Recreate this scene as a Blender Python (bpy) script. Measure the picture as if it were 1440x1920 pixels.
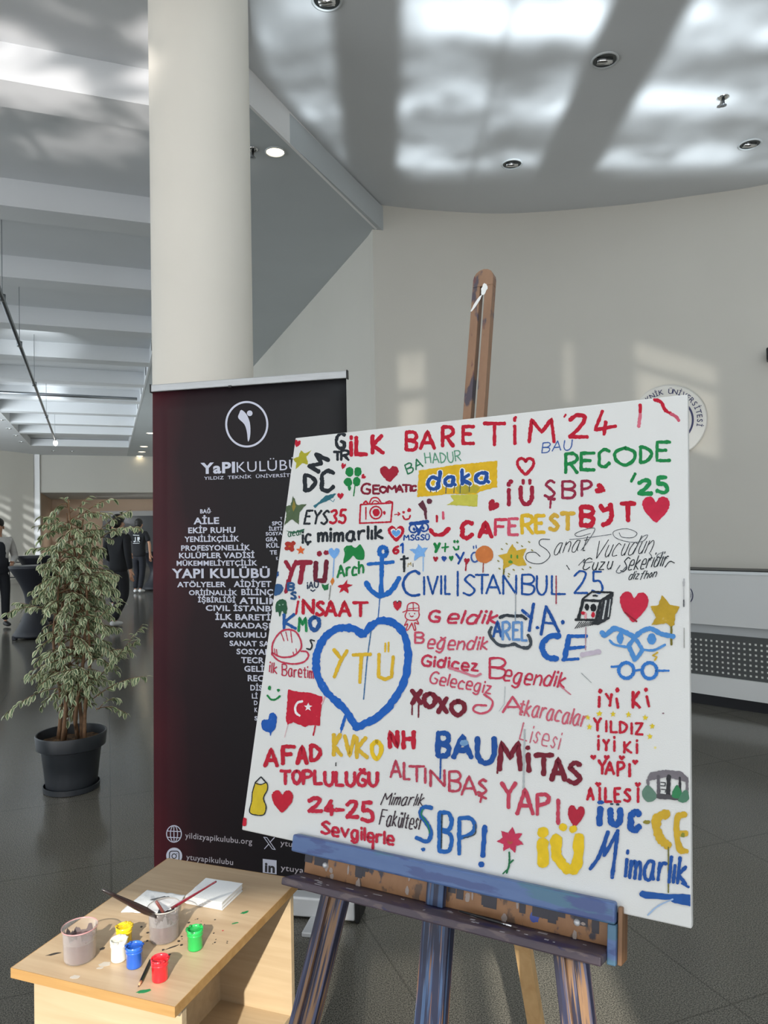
import bpy, bmesh, math, random
from mathutils import Vector, Matrix, noise

SC = bpy.context.scene
COL = SC.collection
for o in list(bpy.data.objects):
    bpy.data.objects.remove(o)
R = math.radians
PI = math.pi

# ------------------------------------------------------------------ camera
EYE = Vector((0, 0, 1.5))
F_PX = 1380.0
PITCH, ROLL = R(1.2), R(1.05)
_r0 = Vector((1, 0, 0)); _u0 = Vector((0, -math.sin(PITCH), math.cos(PITCH)))
CF = Vector((0, math.cos(PITCH), math.sin(PITCH)))
CR = _r0 * math.cos(ROLL) - _u0 * math.sin(ROLL)
CU = _r0 * math.sin(ROLL) + _u0 * math.cos(ROLL)
cam_data = bpy.data.cameras.new('camera')
cam_data.sensor_fit = 'VERTICAL'; cam_data.sensor_height = 36.0
cam_data.lens = F_PX / 1920.0 * 36.0
cam_data.clip_start = 0.05; cam_data.clip_end = 200
cam = bpy.data.objects.new('camera', cam_data); COL.objects.link(cam)
cam.matrix_world = Matrix(((CR.x, CU.x, -CF.x, EYE.x), (CR.y, CU.y, -CF.y, EYE.y), (CR.z, CU.z, -CF.z, EYE.z), (0, 0, 0, 1)))
SC.camera = cam

def ray(x, y):
    return CF + CR * ((x - 720) / F_PX) + CU * ((960 - y) / F_PX)
def at_z(x, y, z):
    d = ray(x, y); return EYE + d * ((z - EYE.z) / d.z)
def at_y(x, y, Y):
    d = ray(x, y); return EYE + d * (Y / d.y)
def at_plane(x, y, p0, n):
    d = ray(x, y); return EYE + d * ((p0 - EYE).dot(n) / d.dot(n))

# ------------------------------------------------------------------ render look
SC.view_settings.view_transform = 'Standard'
SC.view_settings.look = 'None'
SC.view_settings.gamma = 1.0
SC.view_settings.use_curve_mapping = False
SC.view_settings.exposure = 0.0
SC.cycles.use_denoising = True
SC.cycles.max_bounces = 8
SC.cycles.diffuse_bounces = 4
SC.cycles.glossy_bounces = 4
SC.cycles.transmission_bounces = 6
SC.cycles.sample_clamp_indirect = 4.0
SC.cycles.caustics_reflective = False
SC.cycles.caustics_refractive = False

# ------------------------------------------------------------------ sky, sun, lamps
world = bpy.data.worlds.new('World'); SC.world = world; world.use_nodes = True
_bg = world.node_tree.nodes['Background']
_bg.inputs[0].default_value = (0.62, 0.76, 0.95, 1); _bg.inputs[1].default_value = 0.42

SUN_EL = R(29.0)
SUN_DIR = Vector((0.045, 1.0, -math.tan(SUN_EL))).normalized()      # the way sunlight travels
_sd = bpy.data.lights.new('sun', 'SUN'); _sd.energy = 6.2; _sd.angle = R(0.6); _sd.color = (1.0, 0.93, 0.80)
sun = bpy.data.objects.new('sun', _sd); COL.objects.link(sun)
sun.rotation_euler = SUN_DIR.to_track_quat('-Z', 'Y').to_euler(); sun.location = (-1, -8, 8)

def area(name, loc, direction, sx, sy, power, color):
    l = bpy.data.lights.new(name, 'AREA'); l.shape = 'RECTANGLE'; l.size = sx; l.size_y = sy
    l.energy = power; l.color = color
    o = bpy.data.objects.new(name, l); COL.objects.link(o)
    o.location = loc; o.rotation_euler = Vector(direction).to_track_quat('-Z', 'Y').to_euler()
    return o
# daylight through the glass front behind the photographer and through the hall's left-hand glazing, plus two added fills
area('front_glazing_light', (-1.0, -3.8, 2.0), (0.0, 1, 0.0), 12.0, 3.4, 255, (0.97, 0.98, 1.0))
area('front_left_fill_light', (-8.2, -3.6, 2.1), (0.12, 1, 0.06), 4.5, 3.2, 190, (0.95, 0.98, 1.0))  # added fill that brightens the rib faces
area('hall_glazing_light', (-11.0, 9.0, 2.2), (0.85, 0.5, 0.0), 14.0, 3.4, 340, (0.84, 0.94, 1.0))
area('hall_far_fill_light', (-11.4, 13.6, 2.1), (0.25, 0.9, 0.08), 6.0, 3.2, 430, (0.88, 0.95, 1.0))  # added fill that brightens the far hall and end wall

def gobo_spot(name, loc, target, cone, power, color, build):
    """A lamp whose beam carries a pattern: build(nodes, links, px, py) gets sockets holding where each ray meets the ceiling."""
    l = bpy.data.lights.new(name, 'SPOT'); l.energy = power; l.color = color
    l.spot_size = cone; l.spot_blend = 0.35; l.shadow_soft_size = 0.04
    o = bpy.data.objects.new(name, l); COL.objects.link(o)
    o.location = loc; o.rotation_euler = (Vector(target) - Vector(loc)).to_track_quat('-Z', 'Y').to_euler()
    l.use_nodes = True; nt = l.node_tree; N = nt.nodes; L = nt.links
    em = next(n for n in N if n.type == 'EMISSION')
    geo = N.new('ShaderNodeNewGeometry'); sep = N.new('ShaderNodeSeparateXYZ')
    L.new(geo.outputs['Incoming'], sep.inputs[0])
    return o, N, L, sep, em
class NG:
    """small helper to chain math nodes"""
    def __init__(s, N, L): s.N, s.L = N, L
    def m(s, op, a, b=None, c=None):
        n = s.N.new('ShaderNodeMath'); n.operation = op
        for i, v in enumerate((a, b, c)):
            if v is None: continue
            if isinstance(v, (int, float)): n.inputs[i].default_value = v
            else: s.L.new(v, n.inputs[i])
        return n.outputs[0]
    def sstep(s, v, a, b):
        n = s.N.new('ShaderNodeMapRange'); n.interpolation_type = 'SMOOTHSTEP'
        s.L.new(v, n.inputs[0]); n.inputs[1].default_value = a; n.inputs[2].default_value = b
        n.inputs[3].default_value = 0; n.inputs[4].default_value = 1
        return n.outputs[0]
    def xyz(s, x, y, z=0.0):
        n = s.N.new('ShaderNodeCombineXYZ')
        for i, v in enumerate((x, y, z)):
            if isinstance(v, (int, float)): n.inputs[i].default_value = v
            else: s.L.new(v, n.inputs[i])
        return n.outputs[0]
    def noise(s, vec, scale, detail=2.0, rough=0.5):
        n = s.N.new('ShaderNodeTexNoise'); n.inputs['Scale'].default_value = scale
        n.inputs['Detail'].default_value = detail; n.inputs['Roughness'].default_value = rough
        s.L.new(vec, n.inputs['Vector']); return n.outputs['Fac'] if 'Fac' in n.outputs else n.outputs[0]
    def band(s, v, a, b, e):
        return s.m('MULTIPLY', s.sstep(v, a - e, a + e), s.m('SUBTRACT', 1.0, s.sstep(v, b - e, b + e)))

# patterned spot lamp standing in for sunlight thrown up by the polished floor:
# bright panes with the two broad window posts between them, broken up by branches outside
GP = Vector((0.3, -3.0, 0.12))
_o, N, L, sep, em = gobo_spot('floor_bounce_gobo', GP, (0.9, 5.2, 4.5), R(100), 9500, (0.86, 0.95, 1.0), None)
g = NG(N, L)
kz = 4.5 - GP.z
px = g.m('ADD', g.m('MULTIPLY', g.m('DIVIDE', sep.outputs[0], sep.outputs[2]), kz), GP.x)
py = g.m('ADD', g.m('MULTIPLY', g.m('DIVIDE', sep.outputs[1], sep.outputs[2]), kz), GP.y)
pane = g.m('MAXIMUM', g.m('MAXIMUM', g.band(px, -0.71, -0.27, .05), g.band(px, 0.17, 1.35, .05)), g.band(px, 1.85, 4.6, .06))
bar = g.m('MULTIPLY_ADD', g.band(px, 0.77, 0.83, .035), -0.45, 1.0)
pane = g.m('MULTIPLY', pane, bar)
wob = g.noise(g.xyz(px, py, 3.0), 1.1, 1.5)
rows = g.m('SINE', g.m('ADD', g.m('MULTIPLY_ADD', py, 7.66, -1.75), g.m('MULTIPLY', wob, 2.8)))
rows = g.m('MULTIPLY_ADD', rows, 0.5, 0.5)
blob = g.sstep(g.noise(g.xyz(g.m('MULTIPLY', px, 0.9), g.m('MULTIPLY', py, 1.25), 7.3), 2.0, 2.0, .45), 0.34, 0.66)
pat = g.m('ADD', g.m('MULTIPLY', g.m('MULTIPLY', rows, rows), g.m('MULTIPLY_ADD', blob, .75, .20)), g.m('MULTIPLY_ADD', blob, .26, .06))
pat = g.m('MULTIPLY', pat, pane)
pat = g.m('MULTIPLY', pat, g.sstep(g.m('MULTIPLY_ADD', py, -0.386, px), -2.62, -2.50))
pat = g.m('MULTIPLY', pat, g.m('SUBTRACT', 1.0, g.sstep(py, 5.95, 6.5)))
pat = g.m('MAXIMUM', pat, 0.0)
L.new(g.m('MULTIPLY', pat, 1.0), em.inputs['Strength'])

# another patterned spot for the same bounce reaching the ribbed ceiling on the left, warmer and more broken
GQ = Vector((-3.2, -2.6, 0.12))
_o, N, L, sep, em = gobo_spot('floor_bounce_gobo_ribs', GQ, (-2.4, 4.6, 4.4), R(72), 3600, (1.0, 0.93, 0.88), None)
g = NG(N, L)
kz = 4.4 - GQ.z
px = g.m('ADD', g.m('MULTIPLY', g.m('DIVIDE', sep.outputs[0], sep.outputs[2]), kz), GQ.x)
py = g.m('ADD', g.m('MULTIPLY', g.m('DIVIDE', sep.outputs[1], sep.outputs[2]), kz), GQ.y)
blob = g.sstep(g.noise(g.xyz(g.m('MULTIPLY', px, 1.1), g.m('MULTIPLY', py, 1.7), 1.7), 1.5, 2.5, .55), 0.42, 0.64)
lim = g.m('MULTIPLY', g.m('SUBTRACT', 1.0, g.sstep(py, 4.9, 6.1)), g.m('SUBTRACT', 1.0, g.sstep(px, -1.0, -0.6)))
posts = g.m('MULTIPLY', g.m('MULTIPLY_ADD', g.band(g.m('MULTIPLY_ADD', py, .06, px), -2.36, -2.28, .02), -.75, 1.0), g.m('MULTIPLY_ADD', g.band(g.m('MULTIPLY_ADD', py, -.30, px), -3.20, -3.05, .05), -.6, 1.0))
L.new(g.m('MULTIPLY', g.m('MULTIPLY', blob, posts), lim), em.inputs['Strength'])

# patterned spot in place of sun bouncing off the sunlit strip of floor behind the easel on to the curved wall
GW = Vector((0.62, 2.45, 0.03))
_o, N, L, sep, em = gobo_spot('floor_bounce_gobo_wall', GW, (1.5, 6.9, 2.8), R(62), 420, (1.0, 0.95, 0.85), None)
g = NG(N, L)
wu = g.m('DIVIDE', sep.outputs[0], sep.outputs[1]); wv = g.m('DIVIDE', sep.outputs[2], sep.outputs[1])
wz = g.noise(g.xyz(wu, wv, 2.0), 22.0, 2.0)
pA = g.m('MULTIPLY', g.band(wu, -.105, -.048, .012), g.m('MAXIMUM', g.band(wv, .53, .60, .012), g.band(wv, .625, .70, .015)))
pB = g.m('MULTIPLY', g.m('MULTIPLY', g.band(wu, .245, .268, .008), g.band(wv, .585, .705, .012)), .7)
sv = g.m('MULTIPLY_ADD', wu, .20, wv)
pC = g.m('MULTIPLY', g.band(wu, .40, .575, .015), g.m('MAXIMUM', g.band(sv, .755, .795, .012), g.band(sv, .60, .735, .012)))
pw = g.m('MULTIPLY', g.m('ADD', g.m('ADD', pA, pB), pC), g.m('MULTIPLY_ADD', wz, .9, .35))
L.new(pw, em.inputs['Strength'])

# patterned spot inside the hall imitating low sun through the slatted blinds of the far left windows
GB = Vector((-7.5, 20.0, 2.6))
_o, N, L, sep, em = gobo_spot('far_blind_gobo', GB, (-12.6, 24.4, 2.4), R(75), 900, (0.95, 0.98, 1.0), None)
g = NG(N, L)
ang = g.m('DIVIDE', sep.outputs[0], sep.outputs[1])
elv = g.m('DIVIDE', sep.outputs[2], sep.outputs[1])
sl = g.sstep(g.m('SINE', g.m('ADD', g.m('MULTIPLY', elv, 95.0), g.m('MULTIPLY', ang, 22.0))), -0.2, 0.5)
pn = g.sstep(g.m('SINE', g.m('MULTIPLY', ang, 20.0)), -0.3, 0.1)
lim = g.m('MULTIPLY', g.sstep(ang, -1.75, -1.6), g.m('SUBTRACT', 1.0, g.sstep(elv, -0.12, 0.10)))
L.new(g.m('MULTIPLY', g.m('MULTIPLY', sl, pn), lim), em.inputs['Strength'])

# ------------------------------------------------------------------ materials
def lin(c):
    return c / 12.92 if c <= 0.04045 else ((c + 0.055) / 1.055) ** 2.4
def hexc(h, k=1.0):
    h = h.lstrip('#')
    return tuple(min(0.95, lin(int(h[i:i + 2], 16) / 255) * k) for i in (0, 2, 4)) + (1,)
def rgb(r, g_, b, k=1.0):
    return tuple(min(0.95, lin(v / 255) * k) for v in (r, g_, b)) + (1,)
_mats = {}
def mat(name, color, rough=0.6, metal=0.0, spec=0.5, var=0.0, scale=20.0, bump=0.0, stretch=None, color2=None, coat=0.0):
    if name in _mats: return _mats[name]
    m = bpy.data.materials.new(name); m.use_nodes = True
    nt = m.node_tree; N = nt.nodes; L = nt.links; b = N['Principled BSDF']
    b.inputs['Base Color'].default_value = color; b.inputs['Roughness'].default_value = rough
    b.inputs['Metallic'].default_value = metal; b.inputs['Specular IOR Level'].default_value = spec
    b.inputs['Coat Weight'].default_value = coat
    if var > 0 or color2 or bump > 0:
        tc = N.new('ShaderNodeTexCoord'); mp = N.new('ShaderNodeMapping')
        if stretch: mp.inputs['Scale'].default_value = stretch
        L.new(tc.outputs['Object'], mp.inputs['Vector'])
        nz = N.new('ShaderNodeTexNoise'); nz.inputs['Scale'].default_value = scale; nz.inputs['Detail'].default_value = 4
        L.new(mp.outputs[0], nz.inputs['Vector'])
        if var > 0 or color2:
            cr = N.new('ShaderNodeValToRGB')
            c2 = color2 or tuple(min(1, c * (1 + var)) for c in color[:3]) + (1,)
            c1 = color if color2 else tuple(c * (1 - var) for c in color[:3]) + (1,)
            cr.color_ramp.elements[0].color = c1; cr.color_ramp.elements[1].color = c2
            cr.color_ramp.elements[0].position = .35; cr.color_ramp.elements[1].position = .65
            L.new(nz.outputs[0], cr.inputs[0]); L.new(cr.outputs[0], b.inputs['Base Color'])
        if bump > 0:
            bp = N.new('ShaderNodeBump'); bp.inputs['Strength'].default_value = bump; bp.inputs['Distance'].default_value = 0.004
            L.new(nz.outputs[0], bp.inputs['Height']); L.new(bp.outputs[0], b.inputs['Normal'])
    _mats[name] = m
    return m
def emissive(name, color, strength):
    if name in _mats: return _mats[name]
    m = mat(name, color, 0.4)
    b = m.node_tree.nodes['Principled BSDF']
    b.inputs['Emission Color'].default_value = color; b.inputs['Emission Strength'].default_value = strength
    return m
def thin_clear(name, tint, haze):
    m = bpy.data.materials.new(name); m.use_nodes = True; N = m.node_tree.nodes; L = m.node_tree.links
    out = N['Material Output']; b = N['Principled BSDF']; b.inputs['Base Color'].default_value = (.85, .82, .82, 1); b.inputs['Roughness'].default_value = .08
    tr = N.new('ShaderNodeBsdfTransparent'); tr.inputs[0].default_value = tint
    lw = N.new('ShaderNodeLayerWeight'); lw.inputs[0].default_value = .25
    mr = N.new('ShaderNodeMapRange'); mr.inputs[3].default_value = haze; mr.inputs[4].default_value = .55; L.new(lw.outputs['Facing'], mr.inputs[0])
    mx = N.new('ShaderNodeMixShader'); L.new(mr.outputs[0], mx.inputs[0]); L.new(tr.outputs[0], mx.inputs[1]); L.new(b.outputs[0], mx.inputs[2]); L.new(mx.outputs[0], out.inputs[0])
    return m
def glass_mat(name, color=(1, 1, 1, 1), rough=0.02, ior=1.2):
    m = mat(name, color, rough)
    b = m.node_tree.nodes['Principled BSDF']
    b.inputs['Transmission Weight'].default_value = 1.0; b.inputs['IOR'].default_value = ior
    return m

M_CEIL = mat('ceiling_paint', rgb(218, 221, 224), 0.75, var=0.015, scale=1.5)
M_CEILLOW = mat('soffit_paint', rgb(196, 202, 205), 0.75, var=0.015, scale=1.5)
M_WALL = mat('wall_paint', rgb(212, 209, 200), 0.7, var=0.02, scale=0.8)
M_COLUMN = mat('column_paint', rgb(226, 221, 210), 0.62, var=0.015, scale=2, bump=0.05)
M_WHITE = mat('white_paint', rgb(240, 240, 240), 0.5)
M_GREY = mat('grey_laminate', rgb(165, 170, 174), 0.5)
M_DARK = mat('black_plastic', rgb(22, 22, 24), 0.45)
M_BLACKBASE = mat('black_plinth', rgb(14, 14, 20), 0.5)
M_CHROME = mat('chrome', rgb(215, 215, 215), 0.12, metal=1.0)
M_ALU = mat('brushed_aluminium', rgb(172, 175, 177), 0.42, metal=0.6, var=0.06, scale=30, stretch=(0.5, 8, 8))
M_STEEL = mat('steel_tube', rgb(150, 155, 160), 0.3, metal=0.9)

def floor_material():
    m = bpy.data.materials.new('polished_granite'); m.use_nodes = True
    nt = m.node_tree; N = nt.nodes; L = nt.links; b = N['Principled BSDF']
    tc = N.new('ShaderNodeTexCoord'); mp = N.new('ShaderNodeMapping'); mp.inputs['Rotation'].default_value = (0, 0, R(-20.6))
    L.new(tc.outputs['Object'], mp.inputs[0])
    n1 = N.new('ShaderNodeTexNoise'); n1.inputs['Scale'].default_value = 230; n1.inputs['Detail'].default_value = 5
    L.new(tc.outputs['Object'], n1.inputs['Vector'])
    r1 = N.new('ShaderNodeValToRGB')
    r1.color_ramp.elements[0].position = .36; r1.color_ramp.elements[0].color = rgb(53, 54, 52)
    r1.color_ramp.elements[1].position = .66; r1.color_ramp.elements[1].color = rgb(134, 130, 120)
    L.new(n1.outputs[0], r1.inputs[0])
    n2 = N.new('ShaderNodeTexNoise'); n2.inputs['Scale'].default_value = 2.2; n2.inputs['Detail'].default_value = 3
    L.new(tc.outputs['Object'], n2.inputs['Vector'])
    r2 = N.new('ShaderNodeValToRGB')
    r2.color_ramp.elements[0].color = (.80, .80, .80, 1); r2.color_ramp.elements[1].color = (1, 1, 1, 1)
    L.new(n2.outputs[0], r2.inputs[0])
    mx = N.new('ShaderNodeMixRGB'); mx.blend_type = 'MULTIPLY'; mx.inputs[0].default_value = 1
    L.new(r1.outputs[0], mx.inputs[1]); L.new(r2.outputs[0], mx.inputs[2])
    bk = N.new('ShaderNodeTexBrick'); bk.offset = 0.0; bk.inputs['Scale'].default_value = 1.0
    bk.inputs['Brick Width'].default_value = 0.9; bk.inputs['Row Height'].default_value = 0.9
    bk.inputs['Mortar Size'].default_value = 0.0035; bk.inputs['Mortar Smooth'].default_value = 0.0
    bk.inputs['Color1'].default_value = (1, 1, 1, 1); bk.inputs['Color2'].default_value = (1, 1, 1, 1); bk.inputs['Mortar'].default_value = (.68, .68, .68, 1)
    L.new(mp.outputs[0], bk.inputs['Vector'])
    mx2 = N.new('ShaderNodeMixRGB'); mx2.blend_type = 'MULTIPLY'; mx2.inputs[0].default_value = 1
    L.new(mx.outputs[0], mx2.inputs[1]); L.new(bk.outputs['Color'], mx2.inputs[2])
    L.new(mx2.outputs[0], b.inputs['Base Color'])
    b.inputs['Roughness'].default_value = 0.14; b.inputs['Specular IOR Level'].default_value = 0.2
    return m
M_FLOOR = floor_material()

def wood_material(name, c1, c2, rough=0.45, axis='Y', scale=1.0):
    m = bpy.data.materials.new(name); m.use_nodes = True
    nt = m.node_tree; N = nt.nodes; L = nt.links; b = N['Principled BSDF']
    tc = N.new('ShaderNodeTexCoord'); mp = N.new('ShaderNodeMapping')
    s = {'X': (2, 28, 28), 'Y': (28, 2, 28), 'Z': (28, 28, 2)}[axis]
    mp.inputs['Scale'].default_value = tuple(v * scale for v in s)
    L.new(tc.outputs['Object'], mp.inputs[0])
    nz = N.new('ShaderNodeTexNoise'); nz.inputs['Scale'].default_value = 1.6; nz.inputs['Detail'].default_value = 6; nz.inputs['Distortion'].default_value = .6
    L.new(mp.outputs[0], nz.inputs['Vector'])
    cr = N.new('ShaderNodeValToRGB'); cr.color_ramp.elements[0].position = .3; cr.color_ramp.elements[1].position = .7
    cr.color_ramp.elements[0].color = c1; cr.color_ramp.elements[1].color = c2
    L.new(nz.outputs[0], cr.inputs[0]); L.new(cr.outputs[0], b.inputs['Base Color'])
    b.inputs['Roughness'].default_value = rough
    return m
M_BEECH = wood_material('beech_laminate', rgb(172, 148, 120), rgb(186, 164, 136), 0.38, 'X', 1.0)
M_BEECH_EDGE = wood_material('beech_edge_band', rgb(162, 124, 76), rgb(178, 142, 92), 0.45, 'X', 1.2)
M_BEECH_SIDE = wood_material('beech_side_panel', rgb(176, 154, 124), rgb(192, 172, 142), 0.45, 'X', 0.8)
M_PINE = wood_material('raw_pine', rgb(190, 152, 104), rgb(210, 175, 126), 0.6, 'Y', 0.8)

def painted_wood(name, wood, paints, axis_scale, amount=.5, seed=0.0):
    """bare wood with old streaks of paint"""
    m = bpy.data.materials.new(name); m.use_nodes = True
    nt = m.node_tree; N = nt.nodes; L = nt.links; b = N['Principled BSDF']
    tc = N.new('ShaderNodeTexCoord')
    last = None
    base = N.new('ShaderNodeValToRGB'); base.color_ramp.elements[0].color = wood[0]; base.color_ramp.elements[1].color = wood[1]
    mp = N.new('ShaderNodeMapping'); mp.inputs['Scale'].default_value = axis_scale; L.new(tc.outputs['Object'], mp.inputs[0])
    nz = N.new('ShaderNodeTexNoise'); nz.inputs['Scale'].default_value = 3; nz.inputs['Detail'].default_value = 5
    L.new(mp.outputs[0], nz.inputs['Vector']); L.new(nz.outputs[0], base.inputs[0]); last = base.outputs[0]
    for i, c in enumerate(paints):
        mp2 = N.new('ShaderNodeMapping'); mp2.inputs['Scale'].default_value = axis_scale; mp2.inputs['Location'].default_value = (seed + 3.1 * i, 1.7 * i + seed, 5.3 * i)
        L.new(tc.outputs['Object'], mp2.inputs[0])
        n2 = N.new('ShaderNodeTexNoise'); n2.inputs['Scale'].default_value = 1.6 + .5 * i; n2.inputs['Detail'].default_value = 5
        L.new(mp2.outputs[0], n2.inputs['Vector'])
        mr = N.new('ShaderNodeMapRange'); mr.inputs[1].default_value = amount - .015; mr.inputs[2].default_value = amount + .03
        L.new(n2.outputs[0], mr.inputs[0])
        mx = N.new('ShaderNodeMixRGB'); L.new(mr.outputs[0], mx.inputs[0]); L.new(last, mx.inputs[1]); mx.inputs[2].default_value = c
        last = mx.outputs[0]
    L.new(last, b.inputs['Base Color']); b.inputs['Roughness'].default_value = .5
    return m
W_BROWN = (rgb(120, 84, 56), rgb(150, 108, 72))
NAVY, LBLUE, PURP, TEAL = rgb(28, 36, 78), rgb(96, 124, 170), rgb(62, 52, 92), rgb(66, 110, 130)
M_MAST = painted_wood('mast_wood', (rgb(120, 90, 68), rgb(146, 112, 86)), [rgb(70, 62, 72), rgb(96, 60, 60)], (14, 6, 14), .62)
M_MASTLOW = painted_wood('post_wood_painted_blue', W_BROWN, [rgb(78, 104, 140), rgb(32, 40, 70), rgb(60, 84, 120), rgb(30, 36, 62)], (42, 1.2, 42), .51)
M_LEG = painted_wood('leg_wood_painted_blue', (rgb(112, 84, 60), rgb(146, 114, 84)), [rgb(34, 38, 66), rgb(66, 72, 100), rgb(30, 30, 52)], (46, 1.3, 46), .56, 2.0)
M_RAIL = painted_wood('shelf_rail_blue', (rgb(70, 94, 138), rgb(88, 112, 156)), [rgb(72, 108, 132), rgb(66, 82, 128)], (4, 16, 16), .58, 4.0)
M_BACK = painted_wood('tray_back_wood', (rgb(132, 92, 60), rgb(164, 120, 80)), [rgb(96, 74, 58), rgb(60, 56, 66)], (16, 10, 10), .60, 1.0)
M_LEDGE = painted_wood('tray_ledge_wood', (rgb(58, 50, 64), rgb(80, 68, 74)), [rgb(46, 42, 74), rgb(92, 80, 82)], (8, 24, 24), .58, 7.0)

# ------------------------------------------------------------------ mesh helpers
def mesh_obj(name, verts, faces, m=None, parent=None, smooth=False, midx=None):
    me = bpy.data.meshes.new(name); me.from_pydata([tuple(v) for v in verts], [], faces); me.update()
    o = bpy.data.objects.new(name, me); COL.objects.link(o)
    for x in (m if isinstance(m, (list, tuple)) else [m] if m else []): me.materials.append(x)
    if midx:
        for p, i in zip(me.polygons, midx): p.material_index = i
    if smooth:
        for p in me.polygons: p.use_smooth = True
    if parent: o.parent = parent
    return o
class MB:
    """collects shapes and links them as ONE mesh object"""
    def __init__(s): s.v = []; s.f = []; s.mi = []
    def add(s, vs, fs, mi=0):
        k = len(s.v); s.v += [Vector(v) for v in vs]; s.f += [tuple(i + k for i in f) for f in fs]; s.mi += [mi] * len(fs); return s
    def box(s, x0, x1, y0, y1, z0, z1, mi=0, M=None):
        vs = [Vector((x, y, z)) for z in (z0, z1) for y in (y0, y1) for x in (x0, x1)]
        if M: vs = [M @ v for v in vs]
        return s.add(vs, [(0, 2, 3, 1), (4, 5, 7, 6), (0, 1, 5, 4), (2, 6, 7, 3), (0, 4, 6, 2), (1, 3, 7, 5)], mi)
    def lathe(s, prof, c=(0, 0, 0), n=32, mi=0, M=None, close=False):
        vs = []; fs = []
        for r, z in prof:
            for i in range(n):
                a = 2 * PI * i / n; v = Vector((c[0] + r * math.cos(a), c[1] + r * math.sin(a), c[2] + z)); vs.append(M @ v if M else v)
        for j in range(len(prof) - 1):
            for i in range(n):
                fs.append((j * n + i, j * n + (i + 1) % n, (j + 1) * n + (i + 1) % n, (j + 1) * n + i))
        if prof[0][0] > 1e-6 and close is False: fs.append(tuple(reversed(range(n))))
        if prof[-1][0] > 1e-6 and close is False: fs.append(tuple((len(prof) - 1) * n + i for i in range(n)))
        return s.add(vs, fs, mi)
    def tube(s, pts, rad, n=8, mi=0):
        pts = [Vector(p) for p in pts]; vs = []; fs = []
        for k, p in enumerate(pts):
            t = (pts[min(k + 1, len(pts) - 1)] - pts[max(k - 1, 0)]).normalized()
            a = t.cross(Vector((0, 0, 1)));  a = a.normalized() if a.length > 1e-3 else Vector((1, 0, 0)); b_ = t.cross(a)
            r = rad[k] if isinstance(rad, (list, tuple)) else rad
            for i in range(n):
                q = 2 * PI * i / n; vs.append(p + (a * math.cos(q) + b_ * math.sin(q)) * r)
        for k in range(len(pts) - 1):
            for i in range(n): fs.append((k * n + i, (k + 1) * n + i, (k + 1) * n + (i + 1) % n, k * n + (i + 1) % n))
        fs.append(tuple(range(n))); fs.append(tuple(reversed([(len(pts) - 1) * n + i for i in range(n)])))
        return s.add(vs, fs, mi)
    def prism(s, poly, z0, z1, mi=0, M=None):
        n = len(poly); vs = [Vector((x, y, z0)) for x, y in poly] + [Vector((x, y, z1)) for x, y in poly]
        if M: vs = [M @ v for v in vs]
        return s.add(vs, [tuple(reversed(range(n))), tuple(range(n, 2 * n))] + [(i, (i + 1) % n, n + (i + 1) % n, n + i) for i in range(n)], mi)
    def sphere(s, c, rx, ry, rz, mi=0, nu=16, nv=10, M=None):
        vs = []; fs = []
        for j in range(1, nv):
            ph = PI * j / nv
            for i in range(nu):
                a = 2 * PI * i / nu; vs.append(Vector((c[0] + rx * math.sin(ph) * math.cos(a), c[1] + ry * math.sin(ph) * math.sin(a), c[2] + rz * math.cos(ph))))
        vs.append(Vector((c[0], c[1], c[2] + rz))); vs.append(Vector((c[0], c[1], c[2] - rz)))
        if M: vs = [M @ v for v in vs]
        for j in range(nv - 2):
            for i in range(nu): fs.append((j * nu + i, (j + 1) * nu + i, (j + 1) * nu + (i + 1) % nu, j * nu + (i + 1) % nu))
        t = len(vs) - 2
        for i in range(nu): fs.append((t, i, (i + 1) % nu)); fs.append((t + 1, (nv - 2) * nu + (i + 1) % nu, (nv - 2) * nu + i))
        return s.add(vs, fs, mi)
    def build(s, name, m, parent=None, smooth=False, bevel=0.0, seg=2, auto=False):
        o = mesh_obj(name, s.v, s.f, m, parent, smooth or auto, s.mi)
        if bevel > 0:
            md = o.modifiers.new('bevel', 'BEVEL'); md.width = bevel; md.segments = seg; md.limit_method = 'ANGLE'; md.angle_limit = R(40)
        if auto:
            o.data.set_sharp_from_angle(angle=R(38))
        return o
def tag(o, label=None, cat=None, group=None, kind=None):
    if label: o['label'] = label
    if cat: o['category'] = cat
    if group: o['group'] = group
    if kind: o['kind'] = kind
    return o
def empty(name, loc=(0, 0, 0), rz=0.0, M=None):
    o = bpy.data.objects.new(name, None); COL.objects.link(o); o.empty_display_size = 0.1
    if M: o.matrix_world = M
    else: o.location = loc; o.rotation_euler = (0, 0, rz)
    return o
def copy_tree(o, parent=None):
    c = o.copy(); COL.objects.link(c)
    if parent: c.parent = parent
    for ch in list(o.children): copy_tree(ch, c)
    return c
def struct(o): o['kind'] = 'structure'; return o

# ------------------------------------------------------------------ the hall: axes t (to the right) and s (away) turned 20.6 degrees
HD = Vector((-0.3518, 0.9361, 0)); HN = Vector((0.9361, 0.3518, 0))
HM = Matrix(((HN.x, HD.x, 0, 0), (HN.y, HD.y, 0, 0), (0, 0, 1, 0), (0, 0, 0, 1)))
def ts(t, s, z=0.0): return HN * t + HD * s + Vector((0, 0, z))
ZU, ZL = 4.5, 4.265
T_R, T_L, T_W, S_END = 0.68, -2.24, 2.34, 28.3

struct(MB().box(-22, 8, -6, 36, -0.12, 0.0).build('floor', M_FLOOR))
# high ceiling over everything, white
struct(MB().box(-9, 8, -5, 9.5, ZU, ZU + .15).build('ceiling', M_CEIL))
struct(MB().box(T_L - .2, T_R + .3, 7.5, 26, ZU + .001, ZU + .15, M=HM).build('ceiling_tray', M_CEIL))
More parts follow.
